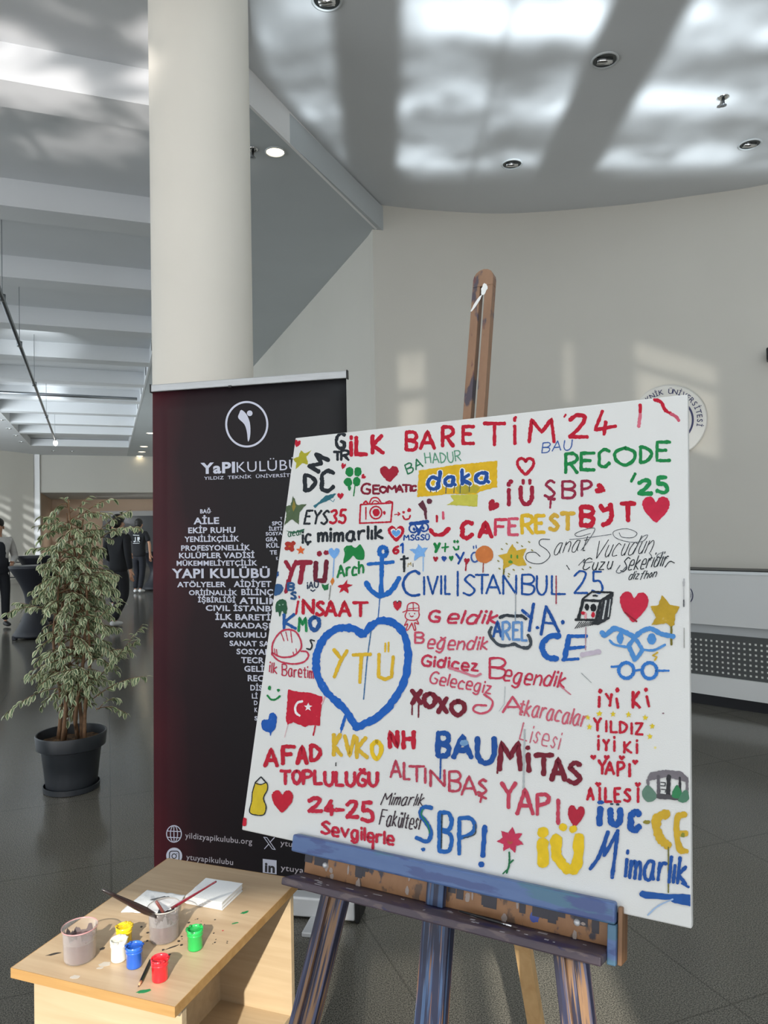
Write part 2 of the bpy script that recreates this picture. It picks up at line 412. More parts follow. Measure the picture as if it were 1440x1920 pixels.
# lower ceiling strip on the right of the ribbed bay, with the slanted white fascia
S0 = 4.505
low = MB()
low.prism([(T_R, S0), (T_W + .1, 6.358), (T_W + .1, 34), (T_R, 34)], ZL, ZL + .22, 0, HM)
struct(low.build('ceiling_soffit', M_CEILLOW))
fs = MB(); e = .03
fs.prism([(T_R - .02, S0 - .02 - e), (T_W + .02, 6.358 - e), (T_W + .02, 6.358), (T_R - .02, S0 - .02)], ZL - .004, ZU, 0, HM)
struct(fs.build('trim_1', M_WHITE))
fb = MB(); fb.box(T_R - .012, T_R + .02, S0, 25.4, ZL - .004, ZU, M=HM)
struct(fb.build('trim_2', M_CEIL))
struct(MB().box(-9.5, T_L, 6.0, S_END, ZL, ZL + .22, M=HM).build('ceiling_left', M_CEIL))
struct(MB().box(T_L, T_R, 25.4, 34, ZL, ZL + .22, M=HM).build('ceiling_far', M_CEIL))
for k in range(-1, 10):
    s0 = 4.936 + 1.91 * k
    struct(MB().box(T_L, T_R - .012, s0, s0 + .318, ZL, ZU + .01, M=HM).build('ceiling_beam', M_CEIL))
# thin white lip of the left edge of the bay
struct(MB().box(T_L - .01, T_L, 6.0, 25.4, ZL - .004, ZU, M=HM).build('trim_3', M_WHITE))

# curved white wall on the right
def spline(P, n=8, closed=False):
    out = []; P = [Vector(p) if len(p) == 3 else Vector((p[0], p[1], 0)) for p in P]; m = len(P)
    rng = range(m if closed else m - 1)
    for i in rng:
        p0 = P[(i - 1) % m] if closed or i > 0 else P[0] * 2 - P[1]
        p1 = P[i]; p2 = P[(i + 1) % m]
        p3 = P[(i + 2) % m] if closed or i + 2 < m else p2 * 2 - p1
        for j in range(n):
            t = j / n
            out.append(0.5 * ((2 * p1) + (p2 - p0) * t + (2 * p0 - 5 * p1 + 4 * p2 - p3) * t * t + (3 * p1 - p0 - 3 * p2 + p3) * t ** 3))
    if not closed: out.append(P[-1])
    return out
CW = spline([(-0.059, 6.769), (0.559, 6.934), (1.285, 7.024), (2.269, 6.889), (2.9, 6.714), (3.479, 6.505), (4.4, 5.95), (5.3, 5.0), (5.9, 3.6), (6.1, 1.5), (6.1, -4.0)], 8)
def wall_strip(name, P, z0, z1, thick, m):
    vs = []; fsx = []; n = len(P)
    for i, p in enumerate(P):
        t = (P[min(i + 1, n - 1)] - P[max(i - 1, 0)]).normalized(); nn = Vector((-t.y, t.x, 0))
        for q in (p, p + nn * thick):
            vs.append((q.x, q.y, z0)); vs.append((q.x, q.y, z1))
    for i in range(n - 1):
        a = i * 4; b_ = a + 4
        fsx += [(a, b_, b_ + 1, a + 1), (a + 2, a + 3, b_ + 3, b_ + 2), (a + 1, b_ + 1, b_ + 3, a + 3), (a, a + 2, b_ + 2, b_)]
    fsx += [(0, 1, 3, 2), (4 * n - 4, 4 * n - 2, 4 * n - 1, 4 * n - 3)]
    o = mesh_obj(name, vs, fsx, m, None, True); o.data.set_sharp_from_angle(angle=R(40))
    return struct(o)
wall_strip('wall_right', CW, 0, ZU, .15, M_WALL)
struct(MB().box(T_W, T_W + .15, 6.45, S_END + 6, 0, ZL, M=HM).build('wall_hall', M_WALL))

# far end of the hall: a deep header, a recess behind it, a corner pier and the slanting left wall
M_ENDWALL = mat('end_wall_paint', rgb(196, 194, 186), .7, var=.02, scale=.6)
M_BEIGE = mat('beige_back_wall', rgb(188, 168, 148), .7, var=.03, scale=.5)
struct(MB().box(-2.2, T_W, S_END, S_END + .25, 2.94, ZL, M=HM).build('wall_end', M_ENDWALL))
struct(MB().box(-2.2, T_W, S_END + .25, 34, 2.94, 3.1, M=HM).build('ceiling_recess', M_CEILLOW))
struct(MB().box(-4.5, T_W + .1, 34, 34.2, 0, 3.1, M=HM).build('wall_far', M_BEIGE))
dr = struct(MB().box(-.2, T_W, 33.86, 34, 0, 2.3, M=HM).build('door_1', mat('dark_grey_glazing', rgb(70, 76, 82), .25)))
MB().box(-.3, T_W, 33.8, 33.86, 2.2, 2.42, M=HM).build('door_frame', M_GREY, dr)
struct(MB().box(-2.62, -2.2, S_END - .12, S_END + .3, 0, ZL, M=HM).build('trim_4', M_WHITE))
struct(MB().box(-4.5, -2.2, S_END + .3, 34, 0, 3.1, M=HM).build('wall_recess', M_BEIGE))
area('recess_fill_light', tuple(ts(.2, 30.5, 2.85)), (0.15, 0.35, -1), 2.5, 2.5, 110, (1.0, 0.92, 0.84))  # added fill to warm and brighten the dark recess
A_ = ts(-2.5, 28.2); B_ = ts(-9.4, 20.0)
dd = (B_ - A_).normalized()
wl = MB(); nn = Vector((dd.y, -dd.x, 0))
for a, b_, z0, z1 in ((0, 10.72, 0, ZL),):
    p = [A_ + dd * a, A_ + dd * b_, A_ + dd * b_ - nn * .15, A_ + dd * a - nn * .15]
    wl.prism([(q.x, q.y) for q in p], z0, z1)
struct(wl.build('wall_left', M_WALL))

gl = MB()
gl.box(-9.6, -9.4, -6, 20.2, 0, .35, M=HM); gl.box(-9.6, -9.4, -6, 20.2, 3.6, ZL + .2, M=HM)
for i in range(18): gl.box(-9.56, -9.44, -6 + 1.5 * i, -5.88 + 1.5 * i, .35, 3.6, M=HM)
struct(gl.build('wall_glazed', M_WHITE))
# unseen front behind the photographer, its openings shaped to throw the strips of sun
bw = MB()
YB = -4.0
HEAD = 0.5 + (2.13 - YB) * math.tan(SUN_EL)
bw.box(-9, 6.2, YB - .12, YB + .12, HEAD, ZU)
def xs(x, y): return x - 0.045 * (y - YB)
HEAD2 = .79 + (1.3 - YB) * math.tan(SUN_EL)
gaps = [(xs(-1.02, 1.9), xs(-.22, 1.9), HEAD), (xs(-.12, 2.3), xs(.26, 2.3), HEAD2), (xs(.30, 2.4), xs(.74, 2.4), HEAD2)]
edges = [-9.0] + [v for gp in gaps for v in gp[:2]] + [6.2]
for i in range(0, len(edges), 2):
    bw.box(edges[i], edges[i + 1], YB - .12, YB + .12, 0.0, HEAD)
for gp in gaps[1:]:
    bw.box(gp[0], gp[1], YB - .12, YB + .12, gp[2], HEAD)
struct(bw.build('wall_back', M_WALL))
for k, gp in enumerate(gaps):
    w = MB(); w.box(gp[0], gp[0] + .012, YB - .05, YB + .05, .0, gp[2]); w.box(gp[1] - .012, gp[1], YB - .05, YB + .05, .0, gp[2])
    if k == 1:                                   # added upright slats that pass only part of the sun
        n_ = int((gp[1] - gp[0]) / .06)
        for i in range(n_): w.box(gp[0] + .02 + .06 * i, gp[0] + .056 + .06 * i, YB - .01, YB + .01, 0, gp[2])
    struct(w.build('window_%d' % (k + 1), M_GREY))

# round column
COLC = at_y(383, 800, 3.80)
col_prof = [(.2545, 0), (.2545, ZU - .001)]
cm = MB().lathe(col_prof, (COLC.x, COLC.y, 0), 64).build('column', M_COLUMN, None, True, auto=True)
tag(cm, kind='structure')

# ------------------------------------------------------------------ the reception desk under the curved wall
DA = at_z(1300, 1319, 0); DB = at_z(1440, 1341, 0); dv = (DB - DA).normalized()
D0 = DA - dv * .62
DM = Matrix(((dv.x, -dv.y, 0, D0.x), (dv.y, dv.x, 0, D0.y), (0, 0, 1, 0), (0, 0, 0, 1)))
def perforated():
    m = mat('dark_perforated_metal', rgb(74, 76, 76), .5); N = m.node_tree.nodes; L = m.node_tree.links; g = NG(N, L)
    tc = N.new('ShaderNodeTexCoord'); sp = N.new('ShaderNodeSeparateXYZ'); L.new(tc.outputs['Object'], sp.inputs[0])
    fx = g.m('FRACT', g.m('DIVIDE', sp.outputs[0], .0425)); fz = g.m('FRACT', g.m('DIVIDE', g.m('SUBTRACT', sp.outputs[2], .272), .0415))
    sq = g.m('MULTIPLY', g.m('MULTIPLY', g.m('LESS_THAN', fx, .37), g.m('LESS_THAN', fz, .37)), g.m('MULTIPLY', g.m('GREATER_THAN', sp.outputs[2], .272), g.m('LESS_THAN', sp.outputs[2], .56)))
    mx = N.new('ShaderNodeMixRGB'); L.new(sq, mx.inputs[0]); mx.inputs[1].default_value = rgb(74, 76, 76); mx.inputs[2].default_value = rgb(205, 206, 200)
    L.new(mx.outputs[0], N['Principled BSDF'].inputs['Base Color']); return m
desk = tag(empty('reception_desk', M=DM), 'long white reception desk with a dark perforated lower panel below the curved wall', 'desk')
DL = 3.2
M_DESK = mat('white_desk_panel', rgb(214, 215, 214), .4, var=.01, scale=2)
MB().box(-.02, DL, -.006, .34, 1.072, 1.098).build('counter_top', mat('pale_counter_top', rgb(224, 228, 230), .35), desk, bevel=.004)
MB().box(0, DL, .0, .30, 0.66, 1.072).build('front_panel', M_DESK, desk)
MB().box(0, DL, .004, .33, 1.098, 1.106).build('dark_strip', M_DARK, desk)  # solid black strip drawn as the dark line above the counter
MB().box(0, DL, .035, .30, 0.585, 0.66).build('recess_strip', mat('grey_recess', rgb(180, 183, 184), .5), desk)
MB().box(0, DL, .02, .30, 0.245, 0.585).build('perforated_panel', perforated(), desk)
MB().box(0, DL, .0, .30, 0.09, 0.245).build('kick_panel', M_DESK, desk)
MB().box(.0, DL, .03, .28, 0.0, 0.09).build('plinth', M_BLACKBASE, desk)

# ------------------------------------------------------------------ lettering with the built-in font
_fonts = []
def text_mesh(txt, bold=0.0):
    c = bpy.data.curves.new('lettering', 'FONT'); c.body = txt; c.size = 1.0; c.offset = bold; c.resolution_u = 3
    c.space_character = 1.06
    o = bpy.data.objects.new('lettering', c); COL.objects.link(o)
    dg = bpy.context.evaluated_depsgraph_get(); dg.update()
    me = bpy.data.meshes.new_from_object(o.evaluated_get(dg))
    bpy.data.objects.remove(o); bpy.data.curves.remove(c)
    return me
CAP = None
def cap_height():
    global CAP
    if CAP is None:
        me = text_mesh('H'); CAP = max(v.co.y for v in me.vertices)
    return CAP

# round emblem on the curved wall
EC = at_y(1252, 790, 6.80)
en = (EYE - EC); en.z = 0; en.normalize()
ex = Vector((-en.y, en.x, 0)); 
EMX = Matrix(((ex.x, 0, en.x, EC.x), (ex.y, 0, en.y, EC.y), (0, 1, 0, EC.z), (0, 0, 0, 1)))
emb = tag(empty('wall_emblem', M=EMX), 'round white emblem with navy circular lettering on the curved wall behind the canvas', 'emblem')
NAVYM = mat('navy_print', rgb(28, 36, 84), .45)
MB().lathe([(.001, -.02), (.335, -.02), (.335, .022), (.325, .03), (.001, .03)], n=64).build('emblem_disc', mat('glossy_white_acrylic', rgb(214, 214, 210), .12), emb, auto=True)
MB().lathe([(.205, .031), (.222, .031), (.222, .034), (.205, .034), (.205, .031)], n=64, close=True).build('inner_ring', NAVYM, emb)
MB().lathe([(.001, .031), (.16, .031), (.16, .034), (.001, .034)], n=48).build('centre_seal', NAVYM, emb)
def ring_text(txt, rad, h, a0, a1, parent, zz, name, m):
    n = len(txt); mb = MB(); k = h / cap_height()
    for i, ch in enumerate(txt):
        if ch == ' ': continue
        me = text_mesh(ch, .01); xs_ = [v.co.x for v in me.vertices]; cx = (min(xs_) + max(xs_)) / 2
        a = a0 + (a1 - a0) * i / (n - 1)
        Mx = Matrix.Rotation(a - PI / 2, 4, 'Z')
        mb.add([Mx @ Vector(((v.co.x - cx) * k, v.co.y * k + rad, zz)) for v in me.vertices], [tuple(p.vertices) for p in me.polygons])
    return mb.build(name, m, parent)
ring_text('YILDIZ TEKNİK ÜNİVERSİTESİ', .250, .045, R(205), R(-12), emb, .0345, 'circular_lettering', NAVYM)

# second, smaller seal printed on the desk front, half hidden by the canvas
SCN = at_plane(1280, 1115, DA, Vector((-dv.y, dv.x, 0)))
sl_ = DM.inverted() @ SCN
SM = Matrix.Translation((sl_.x, -.001, sl_.z)) @ Matrix.Rotation(R(90), 4, 'X')
sd = MB().lathe([(.082, 0), (.088, 0), (.088, .003), (.082, .003), (.082, 0)], n=48, close=True, M=SM).build('printed_seal', NAVYM, desk)
MB().lathe([(.0005, 0), (.045, 0), (.045, .003), (.0005, .003)], n=32, M=SM).build('seal_centre', NAVYM, sd)
st_ = ring_text('YILDIZ TEKNİK ÜNİVERSİTESİ', .056, .016, R(225), R(-35), sd, .002, 'seal_lettering', NAVYM)
st_.matrix_local = SM

# ------------------------------------------------------------------ ceiling fittings
M_LAMP_ON = emissive('warm_lamp_glow', (1.0, 0.83, 0.55, 1), 7.0)
M_RIM = mat('downlight_rim', rgb(205, 210, 212), .3)
def downlight(loc, lit, r=.085, label='', group=None, light=0):
    root = empty('downlight', loc); tag(root, label, 'ceiling light', group)
    MB().lathe([(r * .86, -.001), (r, -.001), (r * 1.02, -.006), (r * .9, -.011), (r * .84, -.004), (r * .86, -.001)], n=28, close=True).build('rim', M_RIM, root, True)
    if lit:
        MB().lathe([(.0005, -.003), (r * .86, -.003), (r * .86, -.0012), (.0005, -.0012)], n=24).build('lamp_glass', M_LAMP_ON, root)
    else:
        MB().lathe([(.0005, -.0008), (r * .86, -.0008), (r * .86, -.003), (.0005, -.003)], n=24).build('reflector', mat('dark_reflector', rgb(70, 74, 76), .2, metal=.8), root)
        lm = MB(); lm.tube([(-r * .55, 0, -.006), (r * .55, 0, -.006)], r * .2, 10); lm.build('lamp_tube', M_CHROME, root, True)
        MB().tube([(-r * .5, r * .34, -.005), (r * .5, r * .34, -.005)], r * .1, 8).build('lamp_tube', M_CHROME, root, True)
    if light:
        l = bpy.data.lights.new('downlight_beam', 'SPOT'); l.energy = light; l.spot_size = R(110); l.spot_blend = .6; l.color = (1, .85, .62); l.shadow_soft_size = .06
        lo = bpy.data.objects.new('downlight_beam', l); COL.objects.link(lo); lo.parent = root; lo.location = (0, 0, -.03)
    return root
for (x, y), lb in {(613, 0): 'unlit recessed downlight cut by the top edge of the view', (1134, 112): 'unlit recessed downlight in the dark band of the high ceiling',
                   (960, 307): 'unlit recessed downlight nearest the top of the easel mast', (1406, 270): 'unlit recessed downlight at the far right of the high ceiling'}.items():
    p = at_z(x, y, ZU); downlight((p.x, p.y, ZU), False, .088, lb, 'unlit downlights in the high ceiling')
p = at_z(516, 284, ZL); downlight((p.x, p.y, ZL), True, .075, 'lit warm recessed downlight in the grey soffit beside the column', light=12)
for (x, y), lb in {(283, 812): 'lit downlight in the hall soffit nearest the banner edge', (270, 837): 'lit downlight, second in the row in the far hall soffit',
                   (266, 847): 'lit downlight, third in the row in the far hall soffit', (262, 855): 'lit downlight farthest along the hall soffit'}.items():
    p = at_z(x, y, ZL); downlight((p.x, p.y, ZL), True, .14, lb, 'lit downlights in the hall soffit')
for i, (x, y) in enumerate([(3, 787), (18, 803), (30, 816), (40, 828), (100, 845), (135, 846)]):
    p = at_z(x, y, ZL)
    downlight((p.x, p.y, ZL), False, .09, 'small unlit downlight in the far hall ceiling, %s' % ['nearest', 'second from the near end', 'third from the near end', 'fourth, beside the ribbed bay', 'first of the pair above the header', 'second of the pair above the header'][i], 'small unlit downlights in the far hall ceiling')
def sprinkler(x, y, z, label):
    p = at_z(x, y, z); root = empty('sprinkler', (p.x, p.y, z)); tag(root, label, 'sprinkler')
    MB().lathe([(.04, 0), (.042, -.004), (.02, -.012), (.018, -.001)], n=20).build('escutcheon', M_CHROME, root, True)
    MB().lathe([(.009, 0), (.009, -.05), (.004, -.055)], n=12).build('stem', mat('dark_steel', rgb(60, 62, 64), .35, metal=.8), root, True)
    MB().lathe([(.003, -.058), (.022, -.058), (.022, -.062), (.003, -.062)], n=16).build('deflector', M_STEEL, root, True)
sprinkler(1356, 182, ZU, 'small chrome sprinkler head in the sunlit right of the ceiling')
sprinkler(474, 280, ZL, 'small grey sprinkler head beside the lit downlight and column')

# hanging light rail in the ribbed bay
ra = at_z(-40, 440, 3.75); rb = at_z(104, 826, 3.75)
rail = tag(empty('light_rail', (0, 0, 0)), 'long thin grey light rail hanging below the ribbed ceiling', 'light rail')
MB().tube([ra, rb], .022, 10).build('tube', M_STEEL, rail, True)
for k, f in enumerate((.02, .12, .26, .45, .7, .98)):
    q = ra.lerp(rb, f)
    MB().tube([q, (q.x, q.y, ZU)], .004, 6).build('hanger', M_STEEL, rail)
    MB().lathe([(.03, -.03), (.032, .03)], (q.x, q.y, q.z), 12).build('coupling', M_STEEL, rail, True)
MB().sphere((rb.x, rb.y, rb.z - .06), .05, .05, .07).build('end_lamp', emissive('white_lamp_glow', (1, .97, .9, 1), 6.0), rail, True)
for f in (.40, .74):
    q = ra.lerp(rb, f); l = bpy.data.lights.new('rail_spot', 'SPOT'); l.energy = 26; l.spot_size = R(70); l.spot_blend = .8; l.shadow_soft_size = .05; l.color = (.9, .97, 1)
    lo = bpy.data.objects.new('rail_spot', l); COL.objects.link(lo); lo.location = (q.x, q.y, q.z + .06); lo.rotation_euler = Vector((HD.x * .6, HD.y * .6, .5)).to_track_quat('-Z', 'Y').to_euler()
xa = at_z(-30, 734, 4.2); xb = at_z(257, 748, 4.2)
tag(MB().tube([xa, xb], .03, 8).build('pipe', M_STEEL, None, True), 'thin grey pipe crossing under the ribbed hall ceiling', 'pipe')
vm = mat('vent_dark', rgb(38, 42, 46), .6)
for k in range(1, 7):
    c = ts(T_R - .014, 4.936 + 1.91 * k + 1.15, 4.375)
    Mv = Matrix.Translation(c) @ HM.to_3x3().to_4x4() @ Matrix.Rotation(R(-90), 4, 'Y')
    v = MB().lathe([(.0005, 0), (.085, 0), (.085, .006), (.0005, .006)], n=24, M=Mv).build('air_vent', vm)
    tag(v, 'dark round vent in the side beam of the ribbed bay, %s from the column' % ['first', 'second', 'third', 'fourth', 'fifth', 'sixth'][k - 1], 'vent', 'round vents along the ribbed bay')
wp = at_y(1455, 664, 6.42); sp_ = tag(empty('wall_speaker', wp, R(-28)), 'black wall speaker just cut by the right edge above the desk', 'speaker')
MB().box(-.075, .075, -.07, .06, -.055, .055).build('cabinet', M_DARK, sp_, bevel=.012)
MB().box(-.065, .065, -.078, -.0705, -.045, .045).build('grille', mat('speaker_grille', rgb(34, 34, 36), .8), sp_)
MB().tube([(0, .06, 0), (0, .20, 0)], .015, 8).build('bracket', M_DARK, sp_)
#PART2
# ------------------------------------------------------------------ small wooden table
TW, TLn, TH = .445, .588, .5
TM = Matrix.Translation((-.570, 1.922, 0)) @ Matrix.Rotation(R(-19.7), 4, 'Z')
table = tag(empty('table', M=TM), 'small pale beech table with open shelf carrying the paints', 'table')
hx, hy = TW / 2, TLn / 2
MB().box(-hx, hx, -hy, hy, TH - .022, TH).build('tabletop', M_BEECH, table)
eb = MB(); t_ = .0016
eb.box(-hx - t_, hx + t_, -hy - t_, -hy, TH - .0225, TH + .0002); eb.box(-hx - t_, hx + t_, hy, hy + t_, TH - .0225, TH + .0002)
eb.box(-hx - t_, -hx, -hy, hy, TH - .0225, TH + .0002); eb.box(hx, hx + t_, -hy, hy, TH - .0225, TH + .0002)
eb.build('edge_band', M_BEECH_EDGE, table)
MB().box(-hx + .035, hx - .004, -hy + .030, -hy + .048, 0, TH - .022).build('end_panel', M_BEECH_SIDE, table, bevel=.001)
MB().box(-hx + .035, hx - .004, hy - .048, hy - .030, 0, TH - .022).build('end_panel', M_BEECH_SIDE, table, bevel=.001)
MB().box(-.03, -.012, -hy + .048, hy - .048, 0.03, TH - .022).build('back_panel', M_BEECH_SIDE, table)
MB().box(-.012, hx - .01, -hy + .048, hy - .048, .125, .143).build('shelf', M_BEECH_SIDE, table)
# dried paint splashes on the top
rnd = random.Random(5)
def blot(mb, cx, cy, rx, ry, z, a=0.0, rr=rnd):
    n = 14; vs = []
    for i in range(n):
        q = 2 * PI * i / n; k = .75 + .45 * rr.random(); x, y = rx * k * math.cos(q), ry * k * math.sin(q)
        vs.append((cx + x * math.cos(a) - y * math.sin(a), cy + x * math.sin(a) + y * math.cos(a), z))
    mb.add(vs + [(v[0], v[1], z - .0004) for v in vs], [tuple(range(n))] + [(i, n + i, n + (i + 1) % n, (i + 1) % n) for i in range(n)])
TI = TM.inverted()
def onT(x, y, z=TH): return TI @ at_z(x, y, z)
splat = {}
def spl(key, x, y, rx, ry, a=0.0):
    mb = MB(); splat.setdefault(key, []).append(mb); p = onT(x, y); blot(mb, p.x, p.y, rx, ry, TH + .0005, a)
spl('green', 269, 1859, .006, .014, -.9); spl('green', 459, 1711, .005, .012, -.7); spl('green', 441, 1731, .003, .008, -.8)
for _ in range(16): spl('dark', rnd.uniform(330, 430), rnd.uniform(1715, 1770), rnd.uniform(.001, .003), rnd.uniform(.001, .003))
for x, y in ((306, 1781), (277, 1749), (276, 1764), (354, 1730), (318, 1790), (312, 1769), (340, 1772), (335, 1765), (265, 1738), (290, 1800)): spl('dark', x, y, .0035, .004, .5)
spl('dark', 323, 1776, .003, .016, -.6); spl('dark', 101, 1789, .004, .016, -.8); spl('dark', 192, 1779, .006, .006)
for x, y in ((418, 1745),): spl('red', x, y, .0025, .0025)
for x, y, s in ((196, 1808, .014), (188, 1815, .008), (140, 1832, .012)): spl('pale', x, y, s, s * .6, .4)
for k, c in (('green', hexc('#1f7a48')), ('dark', hexc('#3a3532')), ('red', hexc('#b22a35')), ('pale', hexc('#b9b3aa'))):
    [tag(b_.build('paint_splash', mat('dried_paint_' + k, c, .4), table), 'dried %s paint splash' % k) for b_ in splat[k]]

# ------------------------------------------------------------------ paint pots, beakers and brushes on the table
def paint_pot(x, y, hexcol, label, top_hex=None, lean=0.0):
    p = at_z(x, y, TH); root = empty('paint_pot', (p.x, p.y, TH + .0006), R(rnd.uniform(0, 90)))
    tag(root, label, 'paint pot', 'open pots of paint on the table')
    c = mat('pot_' + hexcol, hexc(hexcol, 1.15), .25, coat=.4); r = .0185
    MB().lathe([(.0005, 0), (r * .93, 0), (r * .96, .003), (r * .96, .031), (r * 1.03, .033), (r * 1.03, .036), (r * .98, .037)], n=32).build('pot_body', c, root, True)
    MB().lathe([(r * .98, .037), (r * 1.04, .038), (r * 1.05, .047), (r * .98, .0475), (r * .95, .040), (r * .98, .037)], n=32, close=True).build('rim', mat('pot_rim_' + hexcol, hexc(hexcol, 1.3), .2, coat=.4), root, True)
    w = MB(); vs = []; fsx = []; n = 24
    for j in range(5):
        for i in range(n):
            a = 2 * PI * i / n; rr = r * .95 * j / 4
            vs.append((rr * math.cos(a), rr * math.sin(a), .039 + .0035 * noise.noise(Vector((rr * 90 * math.cos(a), rr * 90 * math.sin(a), int(hexcol[1:3], 16) % 7))) + (.003 if j == 4 else 0)))
    for j in range(4):
        for i in range(n): fsx.append((j * n + i, (j + 1) * n + i, (j + 1) * n + (i + 1) % n, j * n + (i + 1) % n))
    w.add(vs, fsx); w.build('wet_paint', mat('wet_' + (top_hex or hexcol), hexc(top_hex or hexcol, .8), .12, coat=.8), root, True)
    d = MB()
    for i in range(6): 
        a = rnd.uniform(0, 6.28); d.sphere((r * 1.0 * math.cos(a), r * 1.0 * math.sin(a), .046), .004, .004, .0025, nu=8, nv=6)
    d.build('paint_stain', mat('drip_' + hexcol, hexc(hexcol, .55), .35), root, True)
    return root
paint_pot(300, 1836, '#d5202c', 'open pot of red paint beside the pencil at the near edge of the table')
paint_pot(252, 1811, '#2158b8', 'open pot of blue paint between the white and the red pots')
paint_pot(223, 1799, '#e3dfd3', 'open pot of white paint in front of the yellow pot')
paint_pot(233, 1773, '#e2bf1f', 'open pot of yellow paint behind the white pot')
paint_pot(366, 1778, '#22a04c', 'open pot of green paint standing alone on the right of the table')

M_CLEAR = thin_clear('clear_plastic', (.95, .94, .94, 1), .025)
M_WATER = mat('murky_paint_water', rgb(84, 62, 66), .12, var=.1, scale=30, coat=.5)
def beaker(x, y, r, h, fill, label, rimhex, smear):
    p = at_z(x, y, TH); root = empty('plastic_beaker', (p.x, p.y, TH + .0006)); tag(root, label, 'beaker', 'plastic beakers of dirty paint water')
    MB().lathe([(.0005, .001), (r * .88, .001), (r * .93, .006), (r * .98, h * .9), (r * 1.05, h), (r * 1.03, h + .0006), (r * .955, h * .9), (r * .905, .006), (r * .86, .003), (.0005, .003)], n=40, close=True).build('cup', M_CLEAR, root, True)
    MB().lathe([(.0005, .0036), (r * .86, .0036), (r * .9, .007), (r * .925, h * fill), (.0005, h * fill)], n=40).build('paint_water', M_WATER, root, auto=True)
    MB().lathe([(r * 1.045, h - .0012), (r * 1.06, h + .0004), (r * 1.045, h + .0018), (r * 1.03, h + .0004), (r * 1.045, h - .0012)], n=40, close=True).build('rim', mat('beaker_rim_' + rimhex, hexc(rimhex), .2), root, True)
    sm = MB(); n = 96; rr = r * .922; vs = []; fsx = []
    for i in range(n):                       # dried film on the inside wall
        a = 2 * PI * i / n; q = noise.noise(Vector((math.cos(a) * 2.2, math.sin(a) * 2.2, r * 60))) + .5 * noise.noise(Vector((math.cos(a) * 7, math.sin(a) * 7, r * 90)))
        z0 = h * (fill + .002); z1 = h * (fill + .05 + .38 * max(0, q + .22))
        vs += [(rr * math.cos(a), rr * math.sin(a), z0), (rr * 1.012 * math.cos(a), rr * 1.012 * math.sin(a), z1)]
    for i in range(n): j = (i + 1) % n; fsx.append((2 * i, 2 * j, 2 * j + 1, 2 * i + 1))
    sm.add(vs, fsx)
    sm.build('dried_residue', mat('residue_' + smear, hexc(smear), .3), root)
    return root
bk1 = beaker(150, 1797, .0385, .074, .60, 'clear plastic beaker of brown water with a red stained rim, left end of the table', '#b98a8c', '#6a6062')
bk2 = beaker(308, 1759, .0375, .078, .52, 'clear plastic beaker of brown water holding three brushes', '#a9a6a2', '#65666a')

def brush(name_lbl, a, b, rads, cols, group='brushes standing in the beaker', tip=True):
    a = Vector(a); b = Vector(b); root = empty('paint_brush', a); tag(root, name_lbl, 'paint brush', group)
    d = b - a; L_ = d.length
    n = len(rads)
    MB().tube([d * (.26 + .74 * i / (n - 1)) for i in range(n)], rads, 10).build('handle', cols[0], root, True)
    MB().tube([d * .10, d * .265], [rads[0] * .95, rads[0] * 1.05], 10).build('ferrule', cols[1], root, True)
    MB().tube([d * .0, d * .05, d * .11], [rads[0] * .35, rads[0] * 1.1, rads[0] * .9], 10).build('bristles', cols[2], root, True)
    return root
bc = bk2.location
M_DKRED = mat('dark_red_lacquer', rgb(120, 20, 40), .2, coat=.6); M_DKBROWN = mat('dark_brown_lacquer', rgb(48, 34, 32), .25, coat=.5)
M_BRISTLE = mat('wet_bristle', rgb(60, 46, 44), .5)
b_end = at_y(192, 1668, 1.72)
brush('thick dark brown brush leaning left out of the beaker', (bc.x + .026, bc.y - .004, TH + .034), b_end, [.0052, .0082, .0075, .0058, .0042, .003], (M_DKBROWN, M_DKBROWN, M_BRISTLE))
b_end = at_y(405, 1653, 1.77)
brush('slim dark red brush leaning right out of the beaker', (bc.x - .024, bc.y + .018, TH + .042), b_end, [.0032, .0042, .0036, .0030, .0024, .0022], (M_DKRED, M_CHROME, M_BRISTLE))
b_end = at_y(293, 1690, 1.815)
brush('short paint-stained red brush standing upright in the beaker', (bc.x + .006, bc.y + .010, TH + .040), b_end, [.0028, .0038, .0036, .0030], (mat('stained_red_wood', rgb(130, 74, 70), .35), M_CHROME, M_BRISTLE))

# black pencil lying in front of the red pot
pa = at_z(282, 1801, TH + .0042); pb = at_z(259, 1851, TH + .0042); d = (pb - pa)
pen = tag(empty('pencil', pa), 'black pencil with a sharpened wooden tip lying beside the red pot', 'pencil')
MB().tube([d * 0, d * .80], .0037, 6).build('shaft', mat('black_lacquer', rgb(26, 26, 26), .25), pen)
MB().tube([d * .80, d * .95], [.0037, .0014], 10).build('sharpened_wood', mat('pencil_cedar', rgb(206, 160, 120), .6), pen, True)
MB().tube([d * .95, d * 1.0], [.0014, .0003], 8).build('lead', mat('graphite', rgb(50, 50, 52), .4), pen, True)

